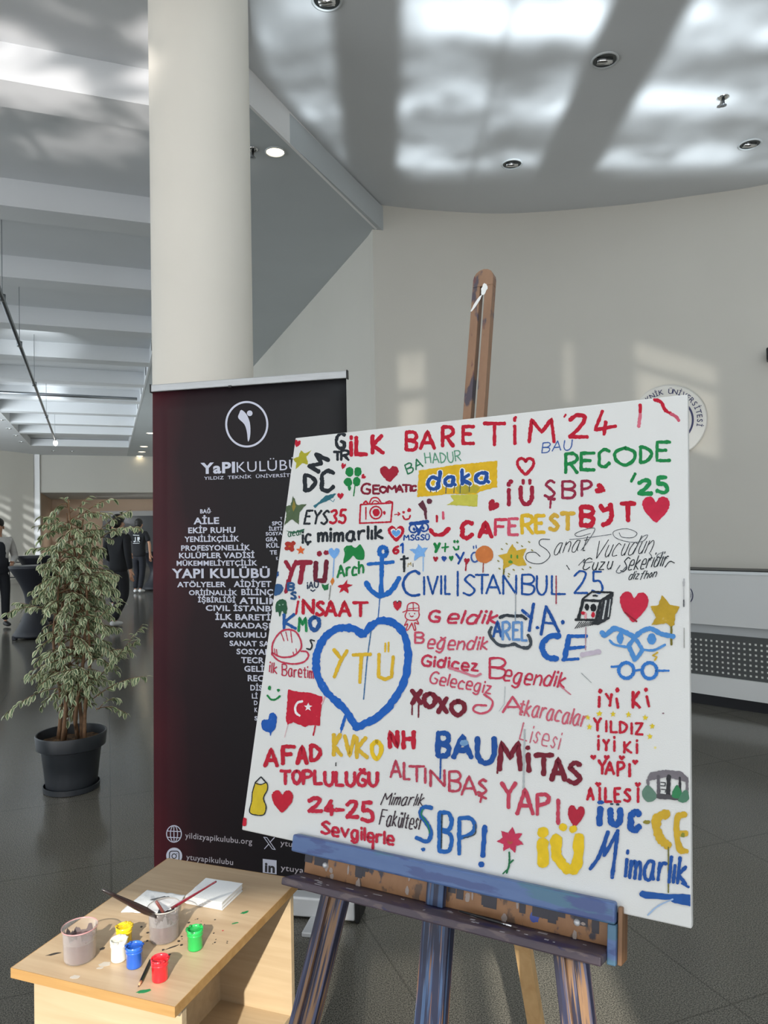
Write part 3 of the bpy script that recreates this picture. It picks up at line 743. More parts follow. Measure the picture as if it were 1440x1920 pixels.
# napkins
M_PAPER = mat('white_tissue', rgb(226, 228, 230), .9, bump=.25, scale=260)
q = [at_z(385, 1646, TH + .022), at_z(454, 1655, TH + .024), at_z(416, 1692, TH + .022), at_z(347, 1680, TH + .021)]
nz0 = MB(); cen = sum(q, Vector()) / 4
nroot = tag(empty('napkin_stack', (cen.x, cen.y, TH)), 'stack of folded white paper napkins at the back of the table', 'napkins')
q = [Vector((p.x, p.y, p.z)) - Vector((cen.x, cen.y, TH)) for p in q]
LAY = 9
for k in range(LAY):
    z0 = .0006 + .0024 * k; vs = []
    jx, jy = rnd.uniform(-.0016, .0016), rnd.uniform(-.0016, .0016)
    n = 7
    grid = []
    for j in range(n):
        for i in range(n):
            u, v = i / (n - 1), j / (n - 1)
            p = (q[0] * (1 - u) + q[1] * u) * (1 - v) + (q[3] * (1 - u) + q[2] * u) * v
            grid.append((p.x + jx, p.y + jy, z0 + .0018 * k / LAY * noise.noise(Vector((u * 3, v * 3, k * .3)))))
    top = [(a, b_, c + .0020) for a, b_, c in grid]
    m_ = n * n
    f = []
    for j in range(n - 1):
        for i in range(n - 1):
            a = j * n + i; f.append((a, a + n, a + n + 1, a + 1)); f.append((m_ + a, m_ + a + 1, m_ + a + n + 1, m_ + a + n))
    border = [i for i in range(n)] + [n * (j + 1) - 1 for j in range(1, n)] + [n * n - 1 - i for i in range(1, n)] + [n * (n - 1 - j) for j in range(1, n - 1)]
    for i in range(len(border)):
        a, b_ = border[i], border[(i + 1) % len(border)]; f.append((a, b_, m_ + b_, m_ + a))
    nz0.add(grid + top, f)
nz0.build('folded_sheets', M_PAPER, nroot, True, auto=True)
q = [at_z(276, 1669, TH + .002), at_z(347, 1679, TH + .002), at_z(322, 1714, TH + .002), at_z(227, 1710, TH + .002)]
cen = sum(q, Vector()) / 4
n1r = tag(empty('paper_napkin', (cen.x, cen.y, TH)), 'single crumpled white napkin with a grey paint smear', 'napkin')
q = [p - Vector((cen.x, cen.y, TH)) for p in q]; n = 22; vs = []; f = []; mi = []
def nap(u, v):
    p = (q[0] * (1 - u) + q[1] * u) * (1 - v) + (q[3] * (1 - u) + q[2] * u) * v
    h = .0030 + .0030 * noise.noise(Vector((u * 3.2, v * 3.2, .7))) + .0016 * noise.noise(Vector((u * 8, v * 8, 2.7)))
    return Vector((p.x + .004 * noise.noise(Vector((u * 4, v * 4, 9))), p.y + .004 * noise.noise(Vector((u * 4, v * 4, 19))), max(.0008, h)))
for j in range(n):
    for i in range(n): vs.append(nap(i / (n - 1), j / (n - 1)))
k0 = len(vs); vs += [Vector((v.x, v.y, max(.0003, v.z - .0022))) for v in vs]
for j in range(n - 1):
    for i in range(n - 1):
        a = j * n + i; f.append((a, a + n, a + n + 1, a + 1)); f.append((k0 + a, k0 + a + 1, k0 + a + n + 1, k0 + a + n))
border = [i for i in range(n)] + [n * (j + 1) - 1 for j in range(1, n)] + [n * n - 1 - i for i in range(1, n)] + [n * (n - 1 - j) for j in range(1, n - 1)]
for i in range(len(border)):
    a, b_ = border[i], border[(i + 1) % len(border)]; f.append((a, b_, k0 + b_, k0 + a))
mesh_obj('sheet', vs, f, M_PAPER, n1r, True)
smv = []; smf = []; nn_ = 9
for j in range(3):
    for i in range(nn_):
        u = .33 + .38 * i / (nn_ - 1); v = .42 - .16 * i / (nn_ - 1) + .12 * (j - 1) * (1 - abs(i - 4) / 5.5) + .02 * rnd.uniform(-1, 1); w = nap(u, v); smv.append(w + Vector((0, 0, .0006)))
for j in range(2):
    for i in range(nn_ - 1): a = j * nn_ + i; smf.append((a, a + nn_, a + nn_ + 1, a + 1))
tag(mesh_obj('paint_smear', smv, smf, mat('grey_smear', rgb(112, 112, 114), .8), n1r, True), 'grey paint smear')

# ------------------------------------------------------------------ canvas and easel share one leaning frame
EU = Vector((0.87088028, -0.49126961, 0.01488979)); EV = Vector((0.11539516, 0.23382289, 0.96540707)); EN = Vector((-0.47775673, -0.83903577, 0.26032188))
CO = Vector((-0.3541, 1.7739, 0.7839))
def frame(o): return Matrix(((EU.x, EV.x, EN.x, o.x), (EU.y, EV.y, EN.y, o.y), (EU.z, EV.z, EN.z, o.z), (0, 0, 0, 1)))
CM = frame(CO)
canvas = tag(empty('painted_canvas', M=CM), 'large square white canvas covered in hand-painted words and doodles on the easel', 'canvas')
M_CANVAS = mat('primed_canvas', rgb(211, 212, 210), .8, bump=.12, scale=420)
MB().box(0, 1.0, 0, 1.0, -.020, 0).build('canvas_panel', M_CANVAS, canvas, bevel=.0025)
M_BAR = wood_material('stretcher_pine', rgb(196, 164, 118), rgb(216, 186, 140), .6, 'X')
sb = MB()
sb.box(.003, .997, .003, .045, -.034, -.0203); sb.box(.003, .997, .955, .997, -.034, -.0203); sb.box(.003, .045, .045, .955, -.034, -.0203); sb.box(.955, .997, .045, .955, -.034, -.0203)
sb.build('stretcher_bars', M_BAR, canvas)

UC = .508; VF = -.812
EB = CO + EU * UC + EV * VF; EB.z = 0
EM = frame(EB)
OFF = CM.inverted() @ EB                     # easel base in canvas coordinates
easel = tag(empty('easel', M=EM), 'tall brown wooden studio easel with blue paint stains holding the large canvas', 'easel')
def eb_(u0, u1, v0, v1, w0, w1): return (u0 - OFF.x, u1 - OFF.x, v0 - OFF.y, v1 - OFF.y, w0 - OFF.z, w1 - OFF.z)
def epart(name, boxes, m, bevel=.0015):
    mb = MB()
    for b_ in boxes: mb.box(*eb_(*b_))
    return mb.build(name, m, easel, bevel=bevel)
W0, W1 = -.060, -.037
# mast: two slats with a slot between them and a rounded head
hd = []
VT = 1.432
def mast_poly():
    mb = MB(); lt, rt = .478, .534
    top = [(rt - OFF.x, VT - .05 - OFF.y)]
    for i in range(9):
        a = PI * i / 8; top.append(((lt + rt) / 2 - OFF.x + (rt - lt) / 2 * math.cos(a), VT - .028 - OFF.y + .028 * math.sin(a)))
    top.append((lt - OFF.x, VT - .05 - OFF.y))
    mb.prism(top, W0 - OFF.z, W1 - OFF.z)
    mb.box(*eb_(lt, .4995, -.02, VT - .05, W0, W1)); mb.box(*eb_(.5125, rt, -.02, VT - .05, W0, W1))
    return mb
mast = mast_poly().build('mast', M_MAST, easel, bevel=.0015)
db = MB()
def blot2(mb, cu, cv, ru, rv, w, a=0.0):
    n = 16; vs = []
    for i in range(n):
        q_ = 2 * PI * i / n; k = .8 + .35 * rnd.random(); x, y = ru * k * math.cos(q_), rv * k * math.sin(q_)
        vs.append((cu + x * math.cos(a) - y * math.sin(a) - OFF.x, cv + x * math.sin(a) + y * math.cos(a) - OFF.y, w - OFF.z))
    mb.add(vs, [tuple(range(n))])
blot2(db, .512, 1.372, .0085, .017, W1 + .0006, -.15); blot2(db, .494, 1.337, .0045, .026, W1 + .0006, -.55)
tag(db.build('white_paint_stain', mat('white_paint_daub', rgb(228, 230, 228), .5), mast), 'white paint daubs')
epart('mast_post', [(.478, .538, VF - .004, -.02, W0, W1 + .012)], M_MASTLOW)
# front legs, splayed in the plane of the canvas
def leg(u_bot, u_top, v_top):
    mb = MB()
    vb = VF
    d_ = Vector((u_top - u_bot, v_top - vb)); ln = d_.length; d_.normalize(); px_ = Vector((d_.y, -d_.x))
    def quad(a0, a1, w0, w1):
        vs = []
        for w in (w0, w1):
            for s, a in ((0, a0), (0, a1), (ln, a1), (ln, a0)):
                p = Vector((u_bot, vb)) + d_ * s + px_ * a
                vs.append((a, s, w - OFF.z))
        mb.add(vs, [(3, 2, 1, 0), (4, 5, 6, 7), (0, 1, 5, 4), (1, 2, 6, 5), (2, 3, 7, 6), (3, 0, 4, 7)])
    quad(-.031, -.009, -.090, -.062); quad(.009, .031, -.090, -.062); quad(-.009, .009, -.090, -.070)
    o = mb.build('leg', M_LEG, easel, bevel=.0012)
    o.matrix_local = Matrix(((px_.x, d_.x, 0, u_bot - OFF.x), (px_.y, d_.y, 0, vb - OFF.y + .006), (0, 0, 1, 0), (0, 0, 0, 1))); return o
leg(.113, .4205, .95); leg(.893, .5915, .95)
# pale prop at the back
ra_ = Vector((.508 - OFF.x, .56 - OFF.y, -.078 - OFF.z))
foot_w = Vector((.412, 2.066, 0.0)); foot = EM.inverted() @ foot_w
dl = (foot - ra_); dn = dl.normalized(); sx_ = Vector((1, 0, 0)); ny = dn.cross(sx_).normalized(); sx_ = ny.cross(dn).normalized()
vs = []
for p in (ra_, foot):
    for a, b_ in ((-.021, -.011), (.021, -.011), (.021, .011), (-.021, .011)): vs.append(p + sx_ * a + ny * b_)
mesh_obj('rear_leg', vs, [(3, 2, 1, 0), (4, 5, 6, 7), (0, 1, 5, 4), (1, 2, 6, 5), (2, 3, 7, 6), (3, 0, 4, 7)], M_PINE, easel)
tag(easel.children[-1], 'unpainted pale rear leg')
# canvas shelf with tool tray
epart('shelf_rail', [(.165, .876, -.0165, .0195, .002, .024), (.165, .876, -.0165, -.0005, -.036, .002)], M_RAIL, .004)
epart('tray_back', [(.182, .862, -.062, -.0168, -.030, -.014)], M_BACK, .001)
epart('tray_ledge', [(.176, .862, -.078, -.0625, -.036, .062)], M_LEDGE, .003)
epart('tray_end', [(.8625, .878, -.082, -.017, -.034, .022)], M_RAIL, .002)
epart('tray_end_block', [(.8785, .8865, -.082, .012, -.036, .012)], wood_material('end_block_wood', rgb(112, 82, 58), rgb(140, 104, 74), .6, 'Y'), .002)
epart('centre_block', [(.496, .534, -.062, -.017, -.0138, .004)], M_MASTLOW, .002)
sc_ = mat('zinc_bolt', rgb(205, 207, 208), .3, metal=.2)
for u, v in ((.237, -.037), (.800, -.034)):
    MB().sphere((u - OFF.x, v - OFF.y, -.013 - OFF.z), .0065, .0065, .005, nu=14, nv=8).build('bolt', sc_, easel, True)
bb = MB(); blot2(bb, .718, -.042, .010, .0095, -.0134); bb.build('blue_paint_dab', mat('blue_dab', rgb(34, 62, 150), .35), easel)
for i in range(14):
    wb = MB(); blot2(wb, rnd.uniform(.2, .84), rnd.uniform(-.060, -.022), rnd.uniform(.002, .007), rnd.uniform(.002, .012), -.0135 + .0001 * i); wb.build('paint_stain', mat('old_paint_daub', rgb(160, 146, 138), .5), easel)
for i in range(20):
    u = rnd.choice([.2, .23, .27, .30, .33, .55, .57, .59, .62, .70, .73, .76, .81, .84]) + rnd.uniform(-.01, .01)
    db2 = MB(); ww = rnd.uniform(.010, .034); z0_ = rnd.uniform(-.046, -.030); db2.box(*eb_(u - ww / 2, u + ww / 2, z0_, -.0172, -.0142, -.01338 + .00002 * i)); db2.build('paint_stain', mat('dark_paint_daub', rgb(34, 32, 46), .45), easel)
for i in range(26):
    lw = MB(); u = rnd.uniform(.19, .85); ww = rnd.uniform(-.005, .058)
    lw.box(*eb_(u, u + rnd.uniform(.002, .02), -.0624, -.0621 + .00002 * i, ww, ww + rnd.uniform(.002, .008)))
    lw.build('paint_stain', mat('ledge_paint_spot', rgb(150, 146, 150), .5), easel)
# a thin brush left in the tray
ba = CM @ Vector((.575, -.0565, .012)); bb_ = CM @ Vector((.700, -.0580, .026))
brush('thin black brush lying in the easel tray', bb_, ba, [.0024, .0030, .0026, .0018], (M_DARK, M_CHROME, M_BRISTLE), None)
#PART3
# ------------------------------------------------------------------ roll-up banner
BR = Vector((-.130, 2.870, 0)); BL = Vector((-.985, 3.040, 0))
bd = (BR - BL).normalized(); bn = Vector((bd.y, -bd.x, 0))          # bn points to the viewer
BW = (BR - BL).length
BMX = Matrix(((bd.x, 0, bn.x, BL.x), (bd.y, 0, bn.y, BL.y), (0, 1, 0, 0), (0, 0, 0, 1)))
BI = BMX.inverted()
banner = tag(empty('rollup_banner', M=BMX), 'tall dark maroon roll-up banner with white printed lettering behind the canvas', 'banner')
def onB(x, y):
    return BI @ at_plane(x, y, BL, bn)
def banner_mat():
    m = bpy.data.materials.new('banner_print'); m.use_nodes = True
    nt = m.node_tree; N = nt.nodes; L = nt.links; b = N['Principled BSDF']
    tc = N.new('ShaderNodeTexCoord'); sp = N.new('ShaderNodeSeparateXYZ'); L.new(tc.outputs['Object'], sp.inputs[0])
    nz = N.new('ShaderNodeTexNoise'); nz.inputs['Scale'].default_value = 1.6; nz.inputs['Detail'].default_value = 2
    L.new(tc.outputs['Object'], nz.inputs['Vector'])
    g = NG(N, L)
    v = g.m('ADD', g.m('DIVIDE', sp.outputs[0], BW), g.m('MULTIPLY_ADD', nz.outputs[0], .30, -.15))
    cr = N.new('ShaderNodeValToRGB'); els = cr.color_ramp.elements
    els[0].position = 0.0; els[0].color = rgb(84, 28, 36); els[1].position = 1.0; els[1].color = rgb(34, 34, 36)
    for p, c in ((.10, rgb(62, 25, 32)), (.22, rgb(36, 20, 25)), (.42, rgb(27, 21, 25)), (.7, rgb(28, 26, 29))):
        e = els.new(p); e.color = c
    L.new(v, cr.inputs[0]); L.new(cr.outputs[0], b.inputs['Base Color'])
    b.inputs['Roughness'].default_value = .5; b.inputs['Specular IOR Level'].default_value = .2
    return m
M_BANNER = banner_mat()
pTL, pTR, pBR, pBL = onB(286, 733), onB(649, 707), onB(664, 1700), onB(289, 1668)
nu, nv = 10, 24; vs = []; f = []
for j in range(nv + 1):
    for i in range(nu + 1):
        u, v = i / nu, j / nv
        a = pBL * (1 - u) + pBR * u; b_ = pTL * (1 - u) + pTR * u; p = a * (1 - v) + b_ * v
        vs.append((p.x, p.y, 0))
for j in range(nv):
    for i in range(nu):
        a = j * (nu + 1) + i; f.append((a, a + 1, a + nu + 2, a + nu + 1))
panel = mesh_obj('printed_sheet', vs, f, M_BANNER, banner, True)
md = panel.modifiers.new('thickness', 'SOLIDIFY'); md.thickness = .0012; md.offset = -1
# top bar, cassette, feet, pole
def barM(p, q):
    d_ = (q - p).normalized(); n_ = Vector((-d_.y, d_.x, 0))
    return Matrix(((d_.x, n_.x, 0, p.x), (d_.y, n_.y, 0, p.y), (0, 0, 1, 0), (0, 0, 0, 1)))
Mb = barM(pTL, pTR); wl_ = (pTR - pTL).length
MB().box(-.003, wl_ + .003, -.006, .024, -.009, .009, M=Mb).build('top_bar', M_ALU, banner, bevel=.003)
MB().box(-.008, -.003, -.009, .027, -.011, .011, M=Mb).box(wl_ + .003, wl_ + .008, -.009, .027, -.011, .011, M=Mb).build('end_cap', M_DARK, banner, bevel=.002)
MB().box(.41 * wl_, .425 * wl_, -.010, -.002, .008, .012, M=Mb).build('hanger_clip', M_DARK, banner)
cx0, cx1 = -.012, BW + .002
MB().box(cx0, cx1, .010, .085, -.055, .055).build('cassette', mat('silver_cassette', rgb(214, 216, 218), .35, metal=.15), banner, bevel=.008, seg=3)
MB().box(cx1, cx1 + .018, .004, .09, -.058, .058).build('cassette_cap', M_DARK, banner, bevel=.006)
MB().box(cx0 - .018, cx0, .004, .09, -.058, .058).build('cassette_cap', M_DARK, banner, bevel=.006)
for ux in (.17, BW - .15):
    MB().box(ux - .022, ux + .022, .0, .018, -.16, .17).build('foot', mat('silver_foot', rgb(196, 198, 200), .4, metal=.2), banner, bevel=.004)
MB().tube([(BW / 2, .05, -.03), (BW / 2, pTL.y, -.02)], .010, 10).build('support_pole', M_STEEL, banner, True)

M_PRINT = mat('white_print', rgb(205, 208, 224), .5)
M_PRINTDIM = mat('pale_print', rgb(186, 180, 188), .5)
def btext(parent_list, txt, x0, y0, x1, y1, capx, bold=.02, m=None):
    """one line of print: baseline from (x0,y0) to (x1,y1), capital height capx, laid out on the banner sheet"""
    me = text_mesh(txt, bold); k = [v.co for v in me.vertices]
    if not k: return
    xa, xb = min(c.x for c in k), max(c.x for c in k)
    p0, p1 = onB(x0, y0), onB(x1, y1); pt = onB(x0, y0 - capx); h = (pt - p0).length / cap_height()
    d_ = (p1 - p0); up = Vector((-d_.y, d_.x, 0)).normalized()
    if up.y < 0: up = -up
    vs = [p0 + d_ * ((c.x - xa) / (xb - xa)) + up * (c.y * h) + Vector((0, 0, .0012)) for c in k]
    parent_list.add(vs, [tuple(p.vertices) for p in me.polygons])
def Z(x0, y0, s): return lambda x, y: (x0 + x / s, y0 + y / s)
def lines(zone, sc, rows, name, m=M_PRINT, bold=.02):
    mb = MB()
    for (txt, xa, ya, xb, yb, h, *b_) in rows:
        (X0, Y0), (X1, Y1) = zone(xa, ya), zone(xb, yb)
        btext(mb, txt, X0, Y0, X1, Y1, h / sc, b_[0] if b_ else bold)
    return mb.build(name, m, panel)
z8 = Z(280, 690, 3.789); z9 = Z(280, 1080, 5.143); z10 = Z(280, 1400, 5.143)
lines(z8, 3.789, [('YaPI', 365, 750, 610, 742, 72, .035), ('KULÜBÜ', 622, 741, 1062, 722, 72, -.004)], 'title_lettering')
lines(z8, 3.789, [('YILDIZ  TEKNİK  ÜNİVERSİTESİ', 390, 795, 1066, 770, 22, .01)], 'subtitle_lettering')
wl1 = [('BAĞ', 362, 1032, 445, 1031, 27), ('AİLE', 315, 1109, 497, 1106, 44), ('EKİP RUHU', 277, 1173, 612, 1169, 38), ('YENİLİKÇİLİK', 250, 1235, 640, 1231, 36),
       ('PROFESYONELLİK', 227, 1297, 718, 1293, 35), ('KULÜPLER VADİSİ', 212, 1351, 748, 1348, 36), ('MÜKEMMELİYETÇİLİK', 195, 1404, 768, 1402, 33), ('YAPI KULÜBÜ', 162, 1491, 857, 1489, 62)]
lines(z8, 3.789, wl1, 'word_list_upper', bold=.03)
wl2 = [('ATÖLYELER', 270, 106, 740, 105, 47), ('AİDİYET', 815, 104, 1178, 104, 53), ('ORİJİNALLİK', 383, 183, 850, 184, 44), ('BİLİNÇ', 888, 182, 1195, 184, 54),
       ('İŞBİRLİĞİ', 470, 252, 832, 255, 46), ('ATILIM', 868, 266, 1240, 270, 58), ('CIVIL İSTANBUL', 545, 333, 1300, 342, 50), ('İLK BARETİ', 638, 421, 1170, 427, 54),
       ('ARKADAŞL', 690, 499, 1200, 507, 50), ('SORUMLU', 722, 588, 1130, 594, 48), ('SANAT SA', 775, 672, 1160, 678, 47), ('SOSYAL', 842, 752, 1160, 758, 50), ('TECR', 887, 836, 1108, 840, 53),
       ('GELİ', 917, 919, 1108, 923, 52), ('REC', 950, 1011, 1105, 1015, 55), ('DİS', 975, 1101, 1090, 1104, 50), ('Lİ', 990, 1179, 1045, 1181, 44), ('D', 1010, 1242, 1045, 1243, 40), ('K', 1015, 1310, 1045, 1311, 40), ('S', 1015, 1390, 1045, 1391, 38)]
lines(z9, 5.143, wl2, 'word_list_lower', bold=.03)
wl3 = [('Y', 930, 1077, 946, 1076, 17), ('SPO', 873, 1118, 945, 1115, 26), ('İLETİ', 850, 1155, 945, 1152, 24), ('SOSYA', 828, 1190, 945, 1186, 23), ('GRA', 828, 1232, 912, 1229, 27), ('KÜL', 832, 1277, 925, 1274, 30), ('TE', 857, 1325, 908, 1323, 28), ('K', 902, 1364, 918, 1363, 22)]
lines(z8, 3.789, wl3, 'word_list_right', bold=.03)
lines(z10, 5.143, [('yildizyapikulubu.org', 347, 880, 992, 942, 54, .006)], 'web_address', M_PRINTDIM)
lines(z10, 5.143, [('ytuyapikulubu', 357, 1086, 808, 1140, 52, .006), ('ytu', 1264, 950, 1378, 966, 52, .006), ('ytuyapi', 1268, 1190, 1560, 1228, 54, .006)], 'account_names', M_PRINTDIM)
def bpoly(mb, pts, zz=.0013):
    vs = [onB(*p) for p in pts]; vs = [Vector((v.x, v.y, zz)) for v in vs]
    bm = bmesh.new(); fv = [bm.verts.new(v) for v in vs]; bm.faces.new(fv); bmesh.ops.triangulate(bm, faces=bm.faces[:])
    bm.verts.index_update(); mb.add([v.co.copy() for v in bm.verts], [tuple(v.index for v in fc.verts) for fc in bm.faces]); bm.free()
def bring(mb, cx, cy, rx, ry, w, zz=.0013, n=64, a0=0, a1=2 * PI):
    vs = []
    for i in range(n + 1):
        a = a0 + (a1 - a0) * i / n
        for k in (-.5, .5):
            p = onB(cx + (rx + k * w) * math.cos(a), cy + (ry + k * w) * math.sin(a)); vs.append((p.x, p.y, zz))
    mb.add(vs, [(2 * i, 2 * i + 1, 2 * i + 3, 2 * i + 2) for i in range(n)])
def bstroke(mb, pts, w, zz=.0013):
    for (xa, ya), (xb, yb) in zip(pts, pts[1:]):
        d_ = Vector((xb - xa, yb - ya)).normalized(); o_ = Vector((-d_.y, d_.x)) * w / 2; d_ *= w * .4
        bpoly(mb, [(xa + o_.x - d_.x, ya + o_.y - d_.y), (xb + o_.x + d_.x, yb + o_.y + d_.y), (xb - o_.x + d_.x, yb - o_.y + d_.y), (xa - o_.x - d_.x, ya - o_.y - d_.y)], zz)
def circ(cx, cy, rx, ry, n=28): return [(cx + rx * math.cos(2 * PI * i / n), cy + ry * math.sin(2 * PI * i / n)) for i in range(n)]
lg = MB(); c = z8(693, 400); bring(lg, c[0], c[1], 146 / 3.789, 158 / 3.789, 14 / 3.789)
fig = [z8(p.x, p.y) for p in spline([(655, 298), (690, 328), (714, 385), (719, 450), (714, 500), (704, 523), (699, 505), (694, 455), (676, 400), (633, 356), (640, 322)], 3, True)]
bpoly(lg, fig); bpoly(lg, circ(*z8(714, 322), 20 / 3.789, 20 / 3.789)); lg.build('club_emblem', M_PRINT, panel)
ic = MB(); c = z10(239, 840); s = 1 / 5.143
bring(ic, c[0], c[1], 71 * s, 80 * s, 9 * s); bring(ic, c[0], c[1], 34 * s, 80 * s, 8 * s)
bstroke(ic, [z10(238, 762), z10(240, 918)], 8 * s); bstroke(ic, [z10(172, 812), z10(306, 818)], 8 * s); bstroke(ic, [z10(176, 872), z10(302, 878)], 8 * s)
ic.build('globe_icon', M_PRINT, panel)
ig = MB(); c = z10(241, 1052); bpoly(ig, circ(c[0], c[1], 77 * s, 80 * s)); cam_i = ig.build('camera_icon', M_PRINT, panel)
ig = MB(); M_PDARK = mat('banner_dark_print', rgb(36, 33, 38), .45)
def rr(x0, y0, x1, y1, r): 
    o_ = []
    for (cx, cy, a) in ((x1 - r, y0 + r, -90), (x1 - r, y1 - r, 0), (x0 + r, y1 - r, 90), (x0 + r, y0 + r, 180)):
        for i in range(6): q_ = R(a + 18 * i); o_.append((cx + r * math.cos(q_), cy + r * math.sin(q_)))
    return o_
ro = rr(196, 1006, 288, 1100, 24); bstroke(ig, [z10(*p) for p in ro + ro[:1]], 9 * s, .0017); bring(ig, *z10(241, 1054), 21 * s, 22 * s, 9 * s, .0017); bpoly(ig, circ(*z10(268, 1030), 5 * s, 5 * s), .0017)
ig.build('camera_outline', M_PDARK, cam_i)
xx = MB(); bstroke(xx, [z10(1105, 872), z10(1135, 876), z10(1215, 990), z10(1188, 986), z10(1105, 872)], 7 * s); bstroke(xx, [z10(1112, 983), z10(1152, 938)], 8 * s); bstroke(xx, [z10(1164, 922), z10(1206, 876)], 8 * s)
xx.build('cross_icon', M_PRINT, panel)
li = MB(); bpoly(li, [z10(1095, 1080), z10(1228, 1095), z10(1228, 1228), z10(1095, 1213)]); lio = li.build('square_icon', M_PRINT, panel)
li = MB(); me = None
sv = [onB(*z10(1108, 1203)), onB(*z10(1212, 1214))]
btext(li, 'in', *z10(1114, 1202), *z10(1212, 1213), 86 * s, .04)
li.v = [Vector((v.x, v.y, .0018)) for v in li.v]; li.build('icon_letters', M_PDARK, lio)

# ------------------------------------------------------------------ variegated fig in a black pot
PL = Vector((-1.865, 4.36, 0))
plant = tag(empty('potted_plant', PL), 'tall variegated weeping fig in a round black plastic pot left of the banner', 'plant')
M_POT = mat('black_pot_plastic', rgb(38, 42, 47), .42)
MB().lathe([(.0005, .006), (.130, .006), (.140, .02), (.166, .245), (.182, .248), (.190, .252), (.197, .325), (.194, .331), (.187, .329), (.180, .27), (.160, .262), (.0005, .262)], n=56, close=True).build('pot', M_POT, plant, auto=True)
MB().lathe([(.0005, 0), (.142, 0), (.154, .004), (.158, .034), (.153, .035), (.147, .010), (.0005, .006)], n=48, close=True).build('saucer', M_POT, plant, auto=True)
so = MB(); n = 30; vs = [(0, 0, .283)]; f = []
for j in range(1, 8):
    for i in range(n):
        a = 2 * PI * i / n; r = .178 * j / 7; vs.append((r * math.cos(a), r * math.sin(a), .278 + .012 * noise.noise(Vector((r * 30 * math.cos(a), r * 30 * math.sin(a), 1)))))
for i in range(n): f.append((0, 1 + i, 1 + (i + 1) % n))
for j in range(6):
    for i in range(n): a = 1 + j * n; f.append((a + i, a + n + i, a + n + (i + 1) % n, a + (i + 1) % n))
so.add(vs, f).build('soil', mat('bark_soil', rgb(58, 42, 32), .9, color2=rgb(120, 92, 62), scale=45), plant, True)
pr = random.Random(11)
def at_plant(x, y, dy=0.0):
    p = at_y(x, y, PL.y + dy); return Vector((p.x - PL.x, p.y - PL.y, p.z))
stems = MB(); branches = []      # (points, leaf density)
mains = []
for k, (bx, by, tx, ty, top) in enumerate([(-.05, .0, -.03, .02, 1.62), (.0, .04, .02, .0, 1.70), (.055, -.02, .06, .05, 1.58), (-.02, -.05, -.06, -.03, 1.45), (.03, .05, .0, .10, 1.50), (.085, .0, .13, -.02, 1.40), (-.085, .02, -.11, .06, 1.36)]):
    P_ = []
    for i in range(12):
        q_ = i / 11
        P_.append(Vector((bx + (tx - bx) * q_ + .018 * math.sin(q_ * 9 + k * 2), by + (ty - by) * q_ + .018 * math.cos(q_ * 8 + k), .272 + (top - .272) * q_)))
    mains.append(P_)
    stems.tube(P_, [.0125 - .0085 * i / 11 for i in range(12)], 8)
def bez(a, b_, c, n=8): return [a * (1 - t) ** 2 + b_ * 2 * t * (1 - t) + c * t * t for t in [i / n for i in range(n + 1)]]
def env(z):    # half width of the crown by height
    tab = [(.50, .10), (.62, .20), (.75, .26), (.90, .27), (1.0, .23), (1.08, .25), (1.2, .26), (1.32, .23), (1.42, .25), (1.52, .26), (1.62, .20), (1.70, .10)]
    for (a, wa), (b_, wb_) in zip(tab, tab[1:]):
        if a <= z <= b_: return wa + (wb_ - wa) * (z - a) / (b_ - a)
    return .08
for k in range(235):
    st_ = pr.choice(mains); q_ = pr.uniform(.17, 1.0); i = min(10, int(q_ * 11)); p0 = st_[i].lerp(st_[i + 1], q_ * 11 - i) if q_ < 1 else st_[-1]
    ang = pr.uniform(0, 2 * PI); ln = env(p0.z) * pr.uniform(.55, 1.12); out = Vector((math.cos(ang), math.sin(ang), 0))
    tip = Vector((out.x * ln + .03, out.y * ln, p0.z + pr.uniform(-.10, .07))); mid = p0.lerp(tip, .5) + Vector((0, 0, pr.uniform(.05, .10)))
    branches.append((bez(p0, mid, tip), 1.0))
for (sx0, sy0, ex_, ey_, up_, dy) in [(120, 1150, 12, 1150, -25, -.1), (115, 1160, 30, 1130, -12, .1), (118, 1290, 8, 1342, -26, -.12), (120, 1280, 45, 1270, -22, .0), (115, 1300, 75, 1330, -20, .05), (165, 1290, 268, 1170, 10, -.05), (200, 1250, 262, 1195, 0, .05), (175, 1310, 275, 1268, -20, -.1), (180, 1330, 240, 1340, -18, .06),
                                 (185, 1330, 222, 1310, -15, -.05), (170, 1010, 246, 956, -12, 0), (175, 1020, 265, 990, -26, -.06), (160, 960, 215, 935, -10, .05), (130, 990, 74, 968, -12, -.05), (110, 1000, 72, 1015, -18, .06), (130, 960, 120, 934, -6, 0), (150, 950, 168, 930, -5, 0), (165, 1180, 222, 1130, -8, -.1), (160, 1080, 218, 1110, -25, .0), (190, 1230, 250, 1225, -20, .0)]:
    a = at_plant(sx0, sy0); c = at_plant(ex_, ey_, dy); m_ = at_plant((sx0 + ex_) / 2, (sy0 + ey_) / 2 + up_, dy * .5)
    branches.append((bez(a, m_, c, 10), 1.25))
leaves_v, leaves_f, leaves_m = [], [], []
